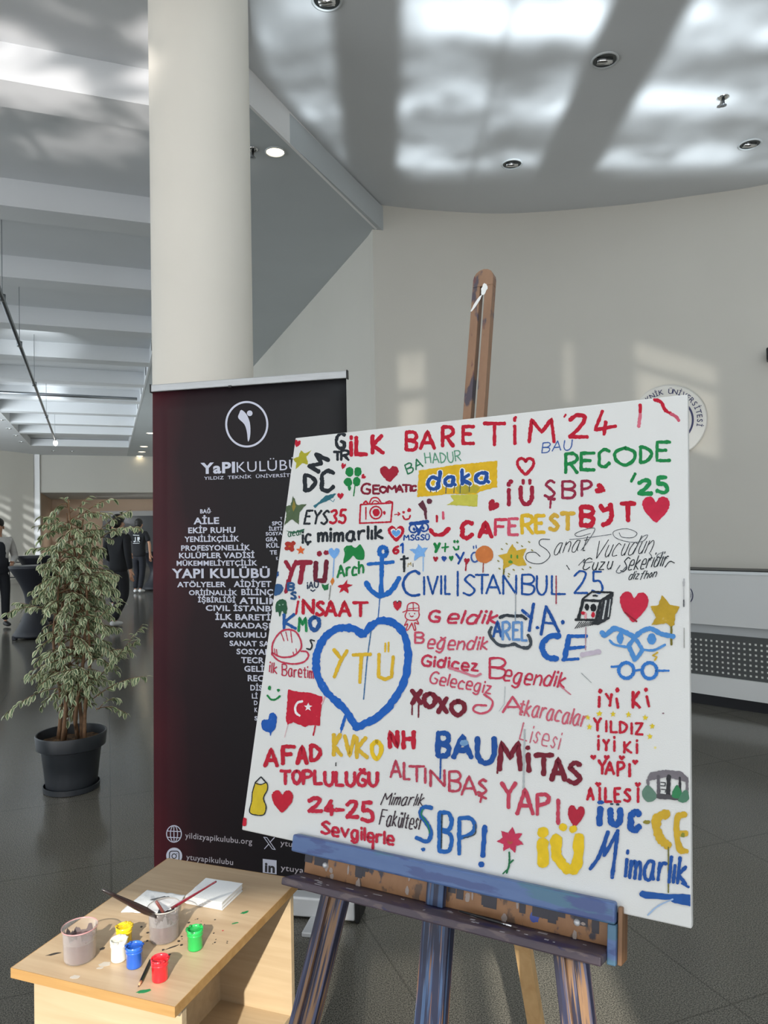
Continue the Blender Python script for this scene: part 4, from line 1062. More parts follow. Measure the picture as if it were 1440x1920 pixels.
def leaf(p, d_, ln, roll):
    d_ = d_.normalized(); side = d_.cross(Vector((0, 0, 1)))
    side = side.normalized() if side.length > 1e-3 else Vector((1, 0, 0))
    side = (Matrix.Rotation(roll, 3, d_) @ side); up = side.cross(d_); w = ln * .24; k = len(leaves_v)
    prof = [(0, 0), (.22, .75), (.5, 1.0), (.78, .62), (1.0, 0.0)]
    pts = []
    for t, h in prof:
        c_ = p + d_ * (ln * t) - up * (ln * .16 * t * t)
        fold = up * (w * h * .35)
        pts.append((c_ + side * (w * h) + fold, c_ + side * (w * h * .52) + fold * .5, c_ - side * (w * h * .52) + fold * .5, c_ - side * (w * h) + fold))
    for a in pts: leaves_v.extend(a)
    for j in range(4):
        a = k + 4 * j; b_ = a + 4
        leaves_f.extend([(a, a + 1, b_ + 1, b_), (a + 1, a + 2, b_ + 2, b_ + 1), (a + 2, a + 3, b_ + 3, b_ + 2)])
        leaves_m.extend([1, 0 if j < 3 else 0, 1])
for P_, den in branches:
    stems.tube(P_, [.0032 - .002 * i / (len(P_) - 1) for i in range(len(P_))], 5)
    L_ = sum((b_ - a).length for a, b_ in zip(P_, P_[1:])); cnt = max(5, int(L_ / .0155 * den))
    for i in range(cnt):
        q_ = (.22 + .78 * (i + pr.random() * .6) / cnt); q_ = min(.999, q_); j = int(q_ * (len(P_) - 1)); fr = q_ * (len(P_) - 1) - j
        p = P_[j].lerp(P_[j + 1], fr); t = (P_[j + 1] - P_[j]).normalized()
        a = pr.uniform(0, 2 * PI); o_ = Vector((math.cos(a), math.sin(a), 0))
        dirv = t * .55 + o_ * .55 + Vector((0, 0, pr.uniform(-.95, .05)))
        leaf(p, dirv, pr.uniform(.034, .054), pr.uniform(-.7, .7))
stems.build('stems', mat('fig_bark', rgb(122, 92, 66), .7, var=.25, scale=30), plant, True)
lm = [mat('fig_leaf_green', rgb(84, 108, 78), .42, color2=rgb(112, 132, 96), scale=9), mat('fig_leaf_cream', rgb(196, 202, 158), .45, color2=rgb(216, 218, 182), scale=7)]
fo = mesh_obj('foliage', leaves_v, leaves_f, lm, plant, True, leaves_m)

# ------------------------------------------------------------------ cocktail tables under stretch covers
M_COVER = mat('black_stretch_cover', rgb(28, 30, 38), .55)
def cocktail(x, y, label, r=.30, h=1.10, low=False):
    p = at_z(x, y, 0); root = empty('cocktail_table', p); tag(root, label, 'table', 'draped cocktail tables in the far hall')
    n = 32; prof = [(r * .98, h), (r, h - .012), (r * .97, h - .04)]
    for i in range(1, 9): q_ = i / 8; prof.append((r * (.97 - .63 * math.sin(q_ * PI / 2)), h - .04 - .50 * q_))
    for i in range(1, 9): q_ = i / 8; prof.append((r * (.34 + .52 * q_ ** 1.8), h - .54 - (h - .60) * q_))
    prof.append((r * .86, .03))
    MB().lathe(prof, n=n).build('stretch_cover', M_COVER, root, True)
    MB().lathe([(.0005, h + .004), (r * .985, h + .004), (r * .99, h + .001), (.0005, h + .001)], n=n).build('table_top', mat('dark_table_top', rgb(40, 44, 54), .35), root)
    ft = MB()
    for k in range(4):
        a = PI / 4 + k * PI / 2; ft.box(-.03, .03, -.03, .03, 0, .06, M=Matrix.Translation((r * .80 * math.cos(a), r * .80 * math.sin(a), 0)))
    ft.build('foot_pockets', M_COVER, root, bevel=.008)
cocktail(64, 1196, 'cocktail table in a black stretch cover behind the plant, nearer of the pair', .33, 1.04)
cocktail(72, 1168, 'cocktail table in a black stretch cover behind the plant, farther of the pair', .32, 1.13)
cocktail(292, 1106, 'cocktail table in a navy cover half hidden behind the banner edge', .40, 1.0)
# dark steel barrier frame
bp = at_z(18, 1090, 0)
bf = tag(empty('barrier_frame', bp, R(12)), 'low black metal frame standing by the sunlit far left wall', 'barrier')
for x in (-.75, 0.0, .75): MB().tube([(x, 0, 0), (x, 0, .62)], .018, 8).build('post', M_DARK, bf)
for z in (.12, .60): MB().tube([(-.8, 0, z), (.8, 0, z)], .018, 8).build('rail', M_DARK, bf)

# ------------------------------------------------------------------ people
def skin_mesh(name, nodes, edges, m, parent, sub=2, extra=None):
    """nodes: (x,y,z,radius); first node is the root"""
    me = bpy.data.meshes.new(name); me.from_pydata([n_[:3] for n_ in nodes], edges, []); me.update()
    o = bpy.data.objects.new(name, me); COL.objects.link(o)
    md = o.modifiers.new('skin', 'SKIN'); md.use_smooth_shade = True
    sk = me.skin_vertices[0].data if me.skin_vertices else None
    if sk is None:
        bm = bmesh.new(); bm.from_mesh(me); bm.verts.layers.skin.verify(); bm.to_mesh(me); bm.free(); sk = me.skin_vertices[0].data
    for i, n_ in enumerate(nodes):
        r = n_[3]; sk[i].radius = r if isinstance(r, tuple) else (r, r); sk[i].use_root = (i == 0)
    o.modifiers.new('sub', 'SUBSURF').levels = sub; o.modifiers['sub'].render_levels = sub
    dg = bpy.context.evaluated_depsgraph_get(); dg.update()
    me2 = bpy.data.meshes.new_from_object(o.evaluated_get(dg)); me2.name = name
    bpy.data.objects.remove(o); bpy.data.meshes.remove(me)
    if extra:
        bm = bmesh.new(); bm.from_mesh(me2)
        for (c, rx, ry, rz) in extra:
            bmesh.ops.create_uvsphere(bm, u_segments=10, v_segments=8, radius=1, matrix=Matrix.Translation(c) @ Matrix.Diagonal((rx, ry, rz, 1)))
        bm.to_mesh(me2); bm.free()
    me2.materials.clear(); me2.materials.append(m)
    for p in me2.polygons: p.use_smooth = True
    n_ = bpy.data.objects.new(name, me2); COL.objects.link(n_); n_.parent = parent
    return n_
def person(loc, rz, H_, label, top_hex, trouser_hex, shoe_hex, hair_hex, hands, feet, sleeve='long', vest=None, longhair=False, hood=False, back_print=False, head_turn=0.0, skin_hex='#b98a6e'):
    """hands: {'l':(elbow, wrist), 'r':...}; feet: {'l':(knee, ankle), 'r':...}; facing -y, unit height 1.72"""
    k = H_ / 1.72
    root = tag(empty('person', loc, rz), label, 'person')
    S = lambda p: (p[0] * k, p[1] * k, p[2] * k)
    V = lambda p, r: S(p) + ((r[0] * k, r[1] * k) if isinstance(r, tuple) else r * k,)
    msk = mat('skin_' + skin_hex, hexc(skin_hex), .5)
    nodes = [V((0, 0, .93), (.150, .105)), V((0, .0, 1.10), (.128, .095)), V((0, .005, 1.30), (.150, .105)), V((0, .01, 1.43), (.085, .07)), V((0, .0, 1.51), .052), V((0, -.015, 1.60), (.072, .085)), V((0, -.01, 1.67), (.076, .092))]
    edges = [(0, 1), (1, 2), (2, 3), (3, 4), (4, 5), (5, 6)]
    ext = [(S((0, -.112, 1.605)), .013 * k, .020 * k, .018 * k), (S((-.080, .0, 1.61)), .012 * k, .02 * k, .03 * k), (S((.080, .0, 1.61)), .012 * k, .02 * k, .03 * k), (S((0, -.092, 1.562)), .026 * k, .012 * k, .008 * k)]
    sl_n = [V((0, 0, .82), (.172, .138)), V((0, 0, .97), (.170, .134)), V((0, 0, 1.12), (.145, .112)), V((0, .005, 1.30), (.168, .122)), V((0, .01, 1.43), (.100, .085)), V((0, .005, 1.475), .068)]
    sl_e = [(0, 1), (1, 2), (2, 3), (3, 4), (4, 5)]
    tr_n = [V((0, 0, .98), (.160, .122)), V((0, 0, .88), (.165, .128))]; tr_e = [(0, 1)]
    hand_ids = []
    for sgn, key in ((1, 'l'), (-1, 'r')):
        el, wr = Vector(hands[key][0]), Vector(hands[key][1]); sh = Vector((.175 * sgn, .01, 1.405))
        b0 = len(nodes); hd_ = (wr - el).normalized(); palm = wr + hd_ * .075
        nodes += [V(sh, .055), V(sh.lerp(el, .5), .045), V(el, .038), V(wr, .026), V(palm, (.036, .018))]
        edges += [(2, b0), (b0, b0 + 1), (b0 + 1, b0 + 2), (b0 + 2, b0 + 3), (b0 + 3, b0 + 4)]
        sd = hd_.cross(Vector((0, 1, .2))).normalized()
        for fi, (off, ln_) in enumerate(((-.027, .068), (-.009, .080), (.009, .075), (.027, .060))):
            i0 = len(nodes); a = palm + sd * off + hd_ * .02; bnd = Vector((0, -.25, 0))
            nodes += [V(a + hd_ * ln_ * .5, .0085), V(a + (hd_ + bnd) * ln_ * .95, .0075)]; edges += [(b0 + 4, i0), (i0, i0 + 1)]
        i0 = len(nodes); nodes += [V(wr + hd_ * .035 + sd * -.045, .011), V(wr + hd_ * .075 + sd * -.062, .009)]; edges += [(b0 + 3, i0), (i0, i0 + 1)]
        hand_ids += list(range(b0 + (3 if sleeve == 'long' else 2), len(nodes)))
        s0 = len(sl_n); cuff = el.lerp(wr, .93) if sleeve == 'long' else sh.lerp(el, .80)
        if sleeve == 'long':
            sl_n += [V(sh, .072), V(sh.lerp(el, .5), .064), V(el, .057), V(cuff, .042)]; sl_e += [(3, s0), (s0, s0 + 1), (s0 + 1, s0 + 2), (s0 + 2, s0 + 3)]
        else:
            sl_n += [V(sh, .074), V(cuff, .066)]; sl_e += [(3, s0), (s0, s0 + 1)]
        kn, an = Vector(feet[key][0]), Vector(feet[key][1]); hp = Vector((.088 * sgn, 0, .88)); b1 = len(nodes)
        toe = an + Vector((.015 * sgn, -.13, -.045))
        nodes += [V(hp, .085), V(hp.lerp(kn, .5), .070), V(kn, .052), V(kn.lerp(an, .4), .050), V(an, .036), V(toe, (.036, .022))]
        edges += [(0, b1)] + [(b1 + i, b1 + i + 1) for i in range(5)]
        t0 = len(tr_n)
        tr_n += [V(hp + Vector((0, 0, -.02)), .098), V(hp.lerp(kn, .5), .090), V(kn, .074), V(kn.lerp(an, .5), .068), V(kn.lerp(an, .96), .060)]
        tr_e += [(1, t0)] + [(t0 + i, t0 + i + 1) for i in range(4)]
        sh_n = [V(an + Vector((0, .045, -.028)), (.046, .042)), V(an + Vector((0, -.03, -.028)), (.046, .044)), V(toe + Vector((0, .02, .004)), (.047, .034)), V(toe + Vector((0, -.045, -.002)), (.040, .026))]
        so_ = skin_mesh('shoe', sh_n, [(0, 1), (1, 2), (2, 3)], mat('shoe_' + shoe_hex, hexc(shoe_hex), .5), root, 2)
    def slim(i, n_):
        f_ = .66 if n_[2] < 1.44 * k and i not in keep else 1.0
        return n_[:3] + ((n_[3][0] * f_, n_[3][1] * f_) if isinstance(n_[3], tuple) else n_[3] * f_,)
    keep = set(hand_ids)
    skin_mesh('body', [slim(i, n_) for i, n_ in enumerate(nodes)], edges, msk, root, 1, ext)
    ht = skin_mesh('top', sl_n, sl_e, mat('cloth_' + top_hex, hexc(top_hex), .85, var=.08, scale=12), root, 2)
    if vest: skin_mesh('vest', [(x, y, z, (r[0] * 1.06, r[1] * 1.08) if isinstance(r, tuple) else r * 1.1) for x, y, z, r in sl_n[:5]], sl_e[:4], mat('cloth_' + vest, hexc(vest), .8), root, 2)
    skin_mesh('trousers', tr_n, tr_e, mat('cloth_' + trouser_hex, hexc(trouser_hex), .85, var=.08, scale=10), root, 2)
    hr = MB()
    hr.sphere(S((0, .012, 1.685)), .090 * k, .104 * k, .088 * k, nu=18, nv=12)
    hr.sphere(S((0, .050, 1.63)), .084 * k, .070 * k, .085 * k, nu=16, nv=10)
    if longhair: hr.sphere(S((0, .075, 1.53)), .080 * k, .050 * k, .13 * k, nu=16, nv=10)
    hr.build('hair', mat('hair_' + hair_hex, hexc(hair_hex), .6), root, True)
    for sgn in (-1, 1): MB().sphere(S((.031 * sgn, -.097, 1.635)), .010 * k, .006 * k, .007 * k, nu=8, nv=6).build('eye', mat('dark_eye', rgb(28, 22, 20), .3), root, True)
    if hood: MB().sphere(S((0, .085, 1.47)), .105 * k, .06 * k, .075 * k).build('hood', mat('cloth_' + top_hex, hexc(top_hex)), root, True)
    if back_print:
        pm = MB(); mp_ = mat('white_shirt_print', rgb(200, 204, 208), .7)
        def pl(pts, y=.152):
            pm.add([S((x, y, z)) for x, z in pts] + [S((x, y - .006, z)) for x, z in pts], [tuple(range(len(pts)))] + [(i, (i + 1) % len(pts), len(pts) + (i + 1) % len(pts), len(pts) + i) for i in range(len(pts))])
        pl([(-.075, 1.36), (.075, 1.37), (.075, 1.385), (-.075, 1.375)])
        pl([(.07, 1.23), (.06, 1.21), (.02, 1.21), (.01, 1.23), (.01, 1.33), (.03, 1.33), (.03, 1.24), (.055, 1.24)])
        pl([(-.01, 1.21), (-.03, 1.21), (-.03, 1.33), (-.085, 1.33), (-.09, 1.27), (-.06, 1.26), (-.095, 1.21), (-.07, 1.21), (-.035, 1.265)])
        pl([(-.08, 1.175), (.08, 1.175), (.08, 1.187), (-.08, 1.187)])
        pm.build('back_print', mp_, root)
    return root
stand = {'l': ((.10, -.0, .50), (.10, .01, .085)), 'r': ((-.10, -.0, .50), (-.10, .01, .085))}
arms = {'l': ((.25, .03, 1.14), (.26, -.05, .88)), 'r': ((-.25, .03, 1.14), (-.26, -.05, .88))}
pA = at_z(224, 1176, 0)
person(pA, R(155), 1.74, 'person in a black hooded sweatshirt and black trousers walking behind the plant', '#17181c', '#15161b', '#c9c9c9', '#14110f', {'l': ((.25, .05, 1.14), (.22, -.16, .98)), 'r': ((-.25, .06, 1.14), (-.26, .02, .88))},
       {'l': ((.10, -.10, .51), (.11, -.02, .085)), 'r': ((-.09, -.02, .49), (-.10, .24, .12))}, hood=True)
pB = at_z(262, 1112, 0)
person(pB, R(172), 1.78, 'person in a black T-shirt with a white back print walking away down the hall', '#121318', '#151720', '#d8d8d8', '#15120f', {'l': ((.27, .05, 1.16), (.28, -.10, .95)), 'r': ((-.27, .02, 1.16), (-.26, -.02, .90))},
       {'l': ((.09, -.06, .50), (.10, .02, .085)), 'r': ((-.09, .04, .49), (-.10, .18, .10))}, sleeve='short', back_print=True)
pC = at_z(214, 1139, 0)
person(pC, R(100), 1.70, 'person dressed in black half hidden behind the walking person and the plant', '#191b22', '#191b22', '#b9b9bb', '#1b1613', arms, stand)
pD = at_z(-2, 1176, 0)
person(pD, R(40), 1.72, 'person in a pale long-sleeved shirt and black waistcoat cut by the left edge', '#b9b6b2', '#17191f', '#1a1a1c', '#1d1713', {'l': ((.26, .05, 1.12), (.16, -.20, 1.03)), 'r': ((-.26, .05, 1.12), (-.14, -.20, 1.02))}, stand, vest='#1c1e26')
#PART4
# ------------------------------------------------------------------ the painting: brush strokes laid on the canvas
def onC(x, y):
    q_ = at_plane(x, y, CO, EN) - CO; return q_.dot(EU), q_.dot(EV)
ZN = {0: (0, 0, 1), 1: (440, 740, 4), 2: (740, 740, 4.5), 3: (1000, 720, 4.235), 4: (440, 1080, 4), 5: (740, 1080, 4), 6: (1040, 1080, 4.966), 7: (440, 1380, 3.789), 8: (780, 1380, 2.667)}
def zp(z, p): a = ZN[z]; return (a[0] + p[0] / a[2], a[1] + p[1] / a[2])
FONT = {
 'A': ('00 49 80;23 63', 8), 'B': ('00 09;~09 59 77 55 05;~05 64 72 50 00', 7), 'C': ('~78 49 17 14 11 40 72', 7), 'D': ('00 09;~09 48 75 41 00', 7), 'E': ('79 09 00 70;05 55', 7),
 'F': ('79 09 00;05 55', 7), 'G': ('~78 49 17 03 20 60 73;73 44', 7), 'H': ('00 09;70 79;05 75', 7), 'I': ('00 09', 0), 'İ': ('00 07;09 0a', 0), 'J': ('49 43;~43 20 02', 4), 'K': ('09 00;69 04 70', 7),
 'L': ('09 00 60', 6), 'M': ('00 19 54 99 a0', 10), 'N': ('00 09 70 79', 7), 'O': ('~39 07 03 30 63 67 39', 6), 'P': ('00 09;~09 59 77 55 04', 7), 'R': ('00 09;~09 59 77 55 04;34 70', 7),
 'S': ('~78 49 17 26 54 72 40 01', 7), 'Ş': ('~78 49 17 26 54 72 40 01;30 3B', 7), 'T': ('09 89;49 40', 8), 'U': ('~09 03 20 50 73 79', 7), 'Ü': ('~08 03 20 50 73 78;29 2a;59 5a', 7), 'V': ('09 40 89', 8),
 'Y': ('09 45 89;45 40', 8), 'Z': ('09 79 00 70', 7), 'X': ('00 79;09 70', 7), 'Ğ': ('~78 49 17 03 20 60 73;73 44;~2b 4a 6b', 7), 'Ö': ('~39 07 03 30 63 67 39;2a 2b;5a 5b', 6), 'Ç': ('~78 49 17 14 11 40 72;40 3B', 7),
 '2': ('~07 39 68 44 00;00 70', 7), '3': ('~08 49 67 45;~45 72 40 01', 7), '4': ('59 03 73;56 50', 7), '5': ('69 19 15;~15 55 72 50 01', 7), '6': ('~58 26 03 20 52 44 03', 5), '1': ('07 29 20', 2),
 'a': ('~56 26 03 10 40 55;56 51 60', 6), 'b': ('09 00;~04 46 63 40 00', 6), 'c': ('~55 26 03 10 50', 5), 'd': ('~55 26 03 10 40 53;69 50', 6), 'e': ('~03 53 46 16 03 10 50', 5), 'f': ('~59 38 2A;06 46', 5),
 'g': ('~56 26 03 10 40 55;~56 5A 3C 0B', 6), 'ğ': ('~56 26 03 10 40 55;~56 5A 3C 0B;~18 37 58', 6), 'h': ('09 00;~04 36 54 50', 5), 'i': ('06 00;08 09', 0), 'ı': ('06 00', 0), 'k': ('09 00;46 03 50', 5), 'l': ('09 00', 0),
 'm': ('06 00;~04 26 34 30;~34 56 64 60', 6), 'n': ('06 00;~04 36 54 50', 5), 'o': ('~26 03 20 43 26', 4), 'p': ('06 0C;~05 36 53 30 01', 5), 'r': ('06 00;~04 26 46', 4), 's': ('~45 26 14 32 20 01', 4), 't': ('28 20 40;06 46', 4),
 'u': ('~06 02 20 42 46;46 40', 4), 'ü': ('~06 02 20 42 46;46 40;18 19;38 39', 4), 'v': ('06 30 66', 6), 'y': ('06 33;66 0C', 6), 'z': ('06 46 00 50', 5), 'ç': ('~55 26 03 10 50;30 2B', 5), 'ş': ('~45 26 14 32 20 01;20 1B', 4),
 "'": ('0a 08', 0), '.': ('00 01', 0), '-': ('04 44', 4), '!': ('09 03;00 01', 0), '+': ('04 64;36 32', 6), 'j': ('46 4A;~4A 2C 0B', 4)}
def gv(c): return int(c, 16) if c in '0123456789abcde' else -(ord(c) - 64)
def glyph(ch):
    s, w = FONT[ch]; out = []
    for st in s.split(';'):
        sm = st.startswith('~'); st = st.lstrip('~')
        out.append(([(gv(p[0]), gv(p[1])) for p in st.split()], sm))
    return out, w
PR = random.Random(3)
ZI = [0]
def paintmat(hx):
    n = 'paint_' + hx
    if n in _mats: return _mats[n]
    c = hexc(hx, 1.02)
    pale = tuple(a * .72 + .28 * .80 for a in c[:3]) + (1,)
    m = mat(n, c, .5, spec=.2)
    nt = m.node_tree; N = nt.nodes; L = nt.links; b = N['Principled BSDF']
    tc = N.new('ShaderNodeTexCoord'); nz = N.new('ShaderNodeTexNoise'); nz.inputs['Scale'].default_value = 55; nz.inputs['Detail'].default_value = 5; nz.inputs['Roughness'].default_value = .65
    L.new(tc.outputs['Object'], nz.inputs['Vector'])
    cr = N.new('ShaderNodeValToRGB'); e0, e1 = cr.color_ramp.elements
    e0.position = .35; e0.color = tuple(a * .86 for a in c[:3]) + (1,); e1.position = .66; e1.color = c
    e2 = cr.color_ramp.elements.new(.78); e2.color = pale
    L.new(nz.outputs[0], cr.inputs[0]); L.new(cr.outputs[0], b.inputs['Base Color'])
    return m
class Paint:
    def __init__(s): s.v = []; s.f = []; s.mi = []; s.mats = []
    def mi_of(s, hx):
        if hx not in s.mats: s.mats.append(hx)
        return s.mats.index(hx)
    def addpx(s, pts, faces, hx):
        ZI[0] += 1; w = .0003 + ZI[0] * 2e-6; k = len(s.v)
        for p in pts:
            u, v = onC(*p); s.v.append((min(.9985, max(.0015, u)), min(.9985, max(.0015, v)), w))
        s.f += [tuple(i + k for i in f) for f in faces]; s.mi += [s.mi_of(hx)] * len(faces)
    def stroke(s, pts, width, hx, smooth=False, taper=.0):
        """pts and width in photo units on the canvas surface"""
        P = [Vector((p[0], p[1], 0)) for p in pts]
        if len(P) < 2: return
        if smooth and len(P) > 2: P = spline(P, 6)
        # resample
        Q = [P[0]]
        step = max(1.2, width * .45)
        for a, b_ in zip(P, P[1:]):
            n = max(1, int((b_ - a).length / step)); Q += [a.lerp(b_, (i + 1) / n) for i in range(n)]
        n = len(Q)
        if n < 2 or (Q[-1] - Q[0]).length < 1e-6 and n < 3: return
        wob = PR.random() * 50; L_ = []; R_ = []
        for i, p in enumerate(Q):
            t = (Q[min(i + 1, n - 1)] - Q[max(i - 1, 0)])
            if t.length < 1e-6: t = Vector((1, 0, 0))
            t.normalize(); o_ = Vector((-t.y, t.x, 0)); q_ = i / (n - 1)
            ww = width / 2 * (1.0 + .26 * noise.noise(Vector((i * .35, wob, 0)))) * (1 - taper * q_)
            e1 = 1 + .17 * PR.uniform(-1, 1); e2 = 1 + .17 * PR.uniform(-1, 1)
            L_.append(p + o_ * ww * e1); R_.append(p - o_ * ww * e2)
        cap0 = []; cap1 = []
        t0 = (Q[1] - Q[0]).normalized(); t1 = (Q[-1] - Q[-2]).normalized()
        for j in (1, 2, 3):
            a = PI * j / 4
            o_ = Vector((-t0.y, t0.x, 0)); cap0.append(Q[0] + (o_ * math.cos(a) - t0 * math.sin(a) * .8) * width / 2 * PR.uniform(.85, 1.05))
            o_ = Vector((-t1.y, t1.x, 0)); cap1.append(Q[-1] + (o_ * math.cos(a) + t1 * math.sin(a) * .8) * width / 2 * (1 - taper) * PR.uniform(.85, 1.05))
        pts_ = []; faces = []
        for a, b_ in zip(L_, R_): pts_ += [a, b_]
        for i in range(n - 1): faces.append((2 * i, 2 * i + 1, 2 * i + 3, 2 * i + 2))
        k = len(pts_); pts_ += cap0; faces.append((0, k, k + 1, k + 2, 1))
        k = len(pts_); pts_ += cap1; faces.append((2 * n - 1, k + 2, k + 1, k, 2 * n - 2))
        s.addpx([(p.x, p.y) for p in pts_], faces, hx)
    def fill(s, pts, hx, smooth=False):
        P = spline(pts, 4, True) if smooth else [Vector((p[0], p[1], 0)) for p in pts]
        if not smooth:
            Q = []
            for a, b_ in zip(P, P[1:] + P[:1]):
                n = max(1, int((b_ - a).length / 3)); Q += [a.lerp(b_, i / n) for i in range(n)]
            P = Q
        P = [p + Vector((PR.uniform(-.7, .7), PR.uniform(-.7, .7), 0)) for p in P]
        bm = bmesh.new(); f = bm.faces.new([bm.verts.new(p) for p in P]); f.normal_update(); bmesh.ops.triangulate(bm, faces=[f], ngon_method='EAR_CLIP'); bm.verts.index_update()
        s.addpx([(v.co.x, v.co.y) for v in bm.verts], [tuple(v.index for v in fc.verts) for fc in bm.faces], hx); bm.free()
    def build(s, name, label):
        me_f = []
        o = mesh_obj(name, s.v, s.f, [paintmat(h) for h in s.mats], canvas, False, s.mi)
        bm = bmesh.new(); bm.from_mesh(o.data)
        for f in bm.faces:
            f.normal_update()
            if f.normal.z < 0: f.normal_flip()
        bm.to_mesh(o.data); bm.free()
        o['label'] = label; return o
HEART = [(0, -.30), (.12, -.46), (.30, -.50), (.46, -.38), (.50, -.18), (.40, .08), (.20, .32), (0, .5), (-.20, .32), (-.40, .08), (-.50, -.18), (-.46, -.38), (-.30, -.50), (-.12, -.46)]
def xf(P, cx, cy, w, h, rot):
    c_, s_ = math.cos(rot), math.sin(rot); return [(cx + (x * w) * c_ - (y * h) * s_, cy + (x * w) * s_ + (y * h) * c_) for x, y in P]
def draw(name, label, prims):
    P = Paint()
    for pr_ in prims:
        k, z = pr_[0], pr_[1]; sc = ZN[z][2]
        if k == 'w':        # word along a baseline: text,x0,y0,x1,y1,h,color,width,slant
            _, _, txt, x0, y0, x1, y1, h, hx, w, *sl = pr_; sl = sl[0] if sl else 0.0
            ws = []; gap = 2.6
            for ch in txt: ws.append(3.5 if ch == ' ' else glyph(ch)[1])
            tot = sum(ws) + gap * (len(txt) - 1); X = 0.0
            (px0, py0), (px1, py1) = zp(z, (x0, y0)), zp(z, (x1, y1)); hp = h / sc; dx, dy = px1 - px0, py1 - py0; ln = math.hypot(dx, dy)
            for ch, cw in zip(txt, ws):
                if ch != ' ':
                    jy = PR.uniform(-.05, .05) * hp
                    for pts, sm in glyph(ch)[0]:
                        q_ = []
                        for gx, gy in pts:
                            f_ = (X + gx) / tot; lift = gy / 9.0 * hp
                            q_.append((px0 + dx * f_ + sl * lift, py0 + dy * f_ - lift + jy))
                        P.stroke(q_, w / sc, hx, sm)
                X += cw + gap
        elif k == 'l':      # single letters: [(ch,x0,x1,base,top)], color, width
            for ch, x0, x1, yb, yt, *c_ in pr_[2]:
                hx = c_[0] if c_ else pr_[3]
                gs, gw = glyph(ch)
                for pts, sm in gs:
                    q_ = [zp(z, ((x0 + x1) / 2 if gw == 0 else x0 + (x1 - x0) * gx / gw, yb + (yt - yb) * gy / 9.0)) for gx, gy in pts]
                    P.stroke(q_, pr_[4] / sc, hx, sm)
        elif k == 's': P.stroke([zp(z, p) for p in pr_[4]], pr_[3] / sc, pr_[2], len(pr_) > 5 and pr_[5])
        elif k == 'f': P.fill([zp(z, p) for p in pr_[3]], pr_[2], len(pr_) > 4 and pr_[4])
        elif k == 'h': P.fill([zp(z, p) for p in xf(HEART, pr_[3], pr_[4], pr_[5], pr_[6], pr_[7] if len(pr_) > 7 else 0)], pr_[2], True)
        elif k == 'ho':
            q_ = [zp(z, p) for p in xf(HEART, pr_[3], pr_[4], pr_[5], pr_[6], 0)]; P.stroke(q_ + q_[:1], pr_[7] / sc, pr_[2], True)
        elif k == 'd': P.fill([zp(z, (pr_[3] + pr_[5] * math.cos(a), pr_[4] + pr_[6] * math.sin(a))) for a in [2 * PI * i / 18 for i in range(18)]], pr_[2])
        elif k == 'o':
            q_ = [zp(z, (pr_[3] + pr_[5] * math.cos(a), pr_[4] + pr_[6] * math.sin(a))) for a in [2 * PI * i / 16 for i in range(17)]]; P.stroke(q_, pr_[7] / sc, pr_[2], True)
        elif k == 'st':
            P.fill([zp(z, (pr_[3] + (pr_[5] if i % 2 == 0 else pr_[5] * .45) * math.sin(PI * i / 5), pr_[4] - (pr_[5] if i % 2 == 0 else pr_[5] * .45) * math.cos(PI * i / 5))) for i in range(10)], pr_[2])
    return P.build(name, label)
RED, DRED, MAR, BLK, BLU, DBL, LBL, GRN, YEL = '#b3152e', '#8c1d33', '#6e1428', '#20262c', '#1351a8', '#124a93', '#6fa3dc', '#127a3c', '#d4ac2a'
LT, HT, ST, DO = 'painted_lettering', 'painted_heart', 'painted_star', 'painted_doodle'
draw(LT, 'first short red capitals along the top of the canvas', [('l', 1, [('İ', 870, 878, 455, 330), ('L', 912, 990, 448, 320), ('K', 1035, 1115, 438, 308)], RED, 30)])
draw(LT, 'large red capitals and number along the top of the canvas', [
    ('l', 2, [('B', 98, 185, 465, 318), ('A', 218, 335, 455, 308), ('R', 405, 495, 435, 275), ('E', 578, 668, 412, 270), ('T', 755, 930, 425, 244), ('İ', 1010, 1018, 415, 220), ('M', 1135, 1345, 400, 210)], RED, 31),
    ('s', 2, RED, 26, [(1010, 205), (1022, 190)]), ('s', 3, RED, 16, [(245, 262), (258, 242)]), ('l', 3, [('2', 290, 430, 420, 248)], RED, 32), ('s', 3, RED, 28, [(550, 215), (490, 365), (655, 335)]), ('s', 3, RED, 30, [(575, 300), (562, 400)])])
draw('painted_stroke', 'two loose red brush strokes in the top right corner', [('s', 3, RED, 28, [(850, 165), (848, 235)]), ('s', 3, '#c9687a', 26, [(848, 240), (838, 340)]), ('s', 3, RED, 26, [(960, 124), (1015, 145), (1045, 205), (1090, 235)], True), ('s', 3, '#c0566a', 26, [(1095, 238), (1135, 262), (1155, 292)], True)])
draw(HT, 'tiny red heart in the top left corner', [('h', 1, RED, 470, 368, 48, 56, .2)])
draw(ST, 'olive yellow star near the top left', [('f', 1, '#a5a02c', [(578, 415), (540, 465), (552, 525), (508, 515), (458, 560), (462, 510), (432, 480), (478, 468), (497, 415), (528, 442)])])
draw(LT, 'bold black letters near the top left corner', [('l', 1, [('G', 762, 826, 398, 292), ], BLK, 26), ('l', 1, [('T', 745, 800, 490, 430), ('R', 800, 855, 490, 420)], BLK, 20),
    ('s', 1, BLK, 34, [(704, 492), (610, 448)]), ('s', 1, BLK, 30, [(610, 448), (652, 518)]), ('s', 1, BLK, 30, [(652, 518), (560, 534)]), ('s', 1, BLK, 34, [(558, 534), (632, 578)]), ('l', 1, [('D', 528, 606, 720, 602)], BLK, 30), ('l', 1, [('C', 642, 742, 722, 572)], BLK, 32)])
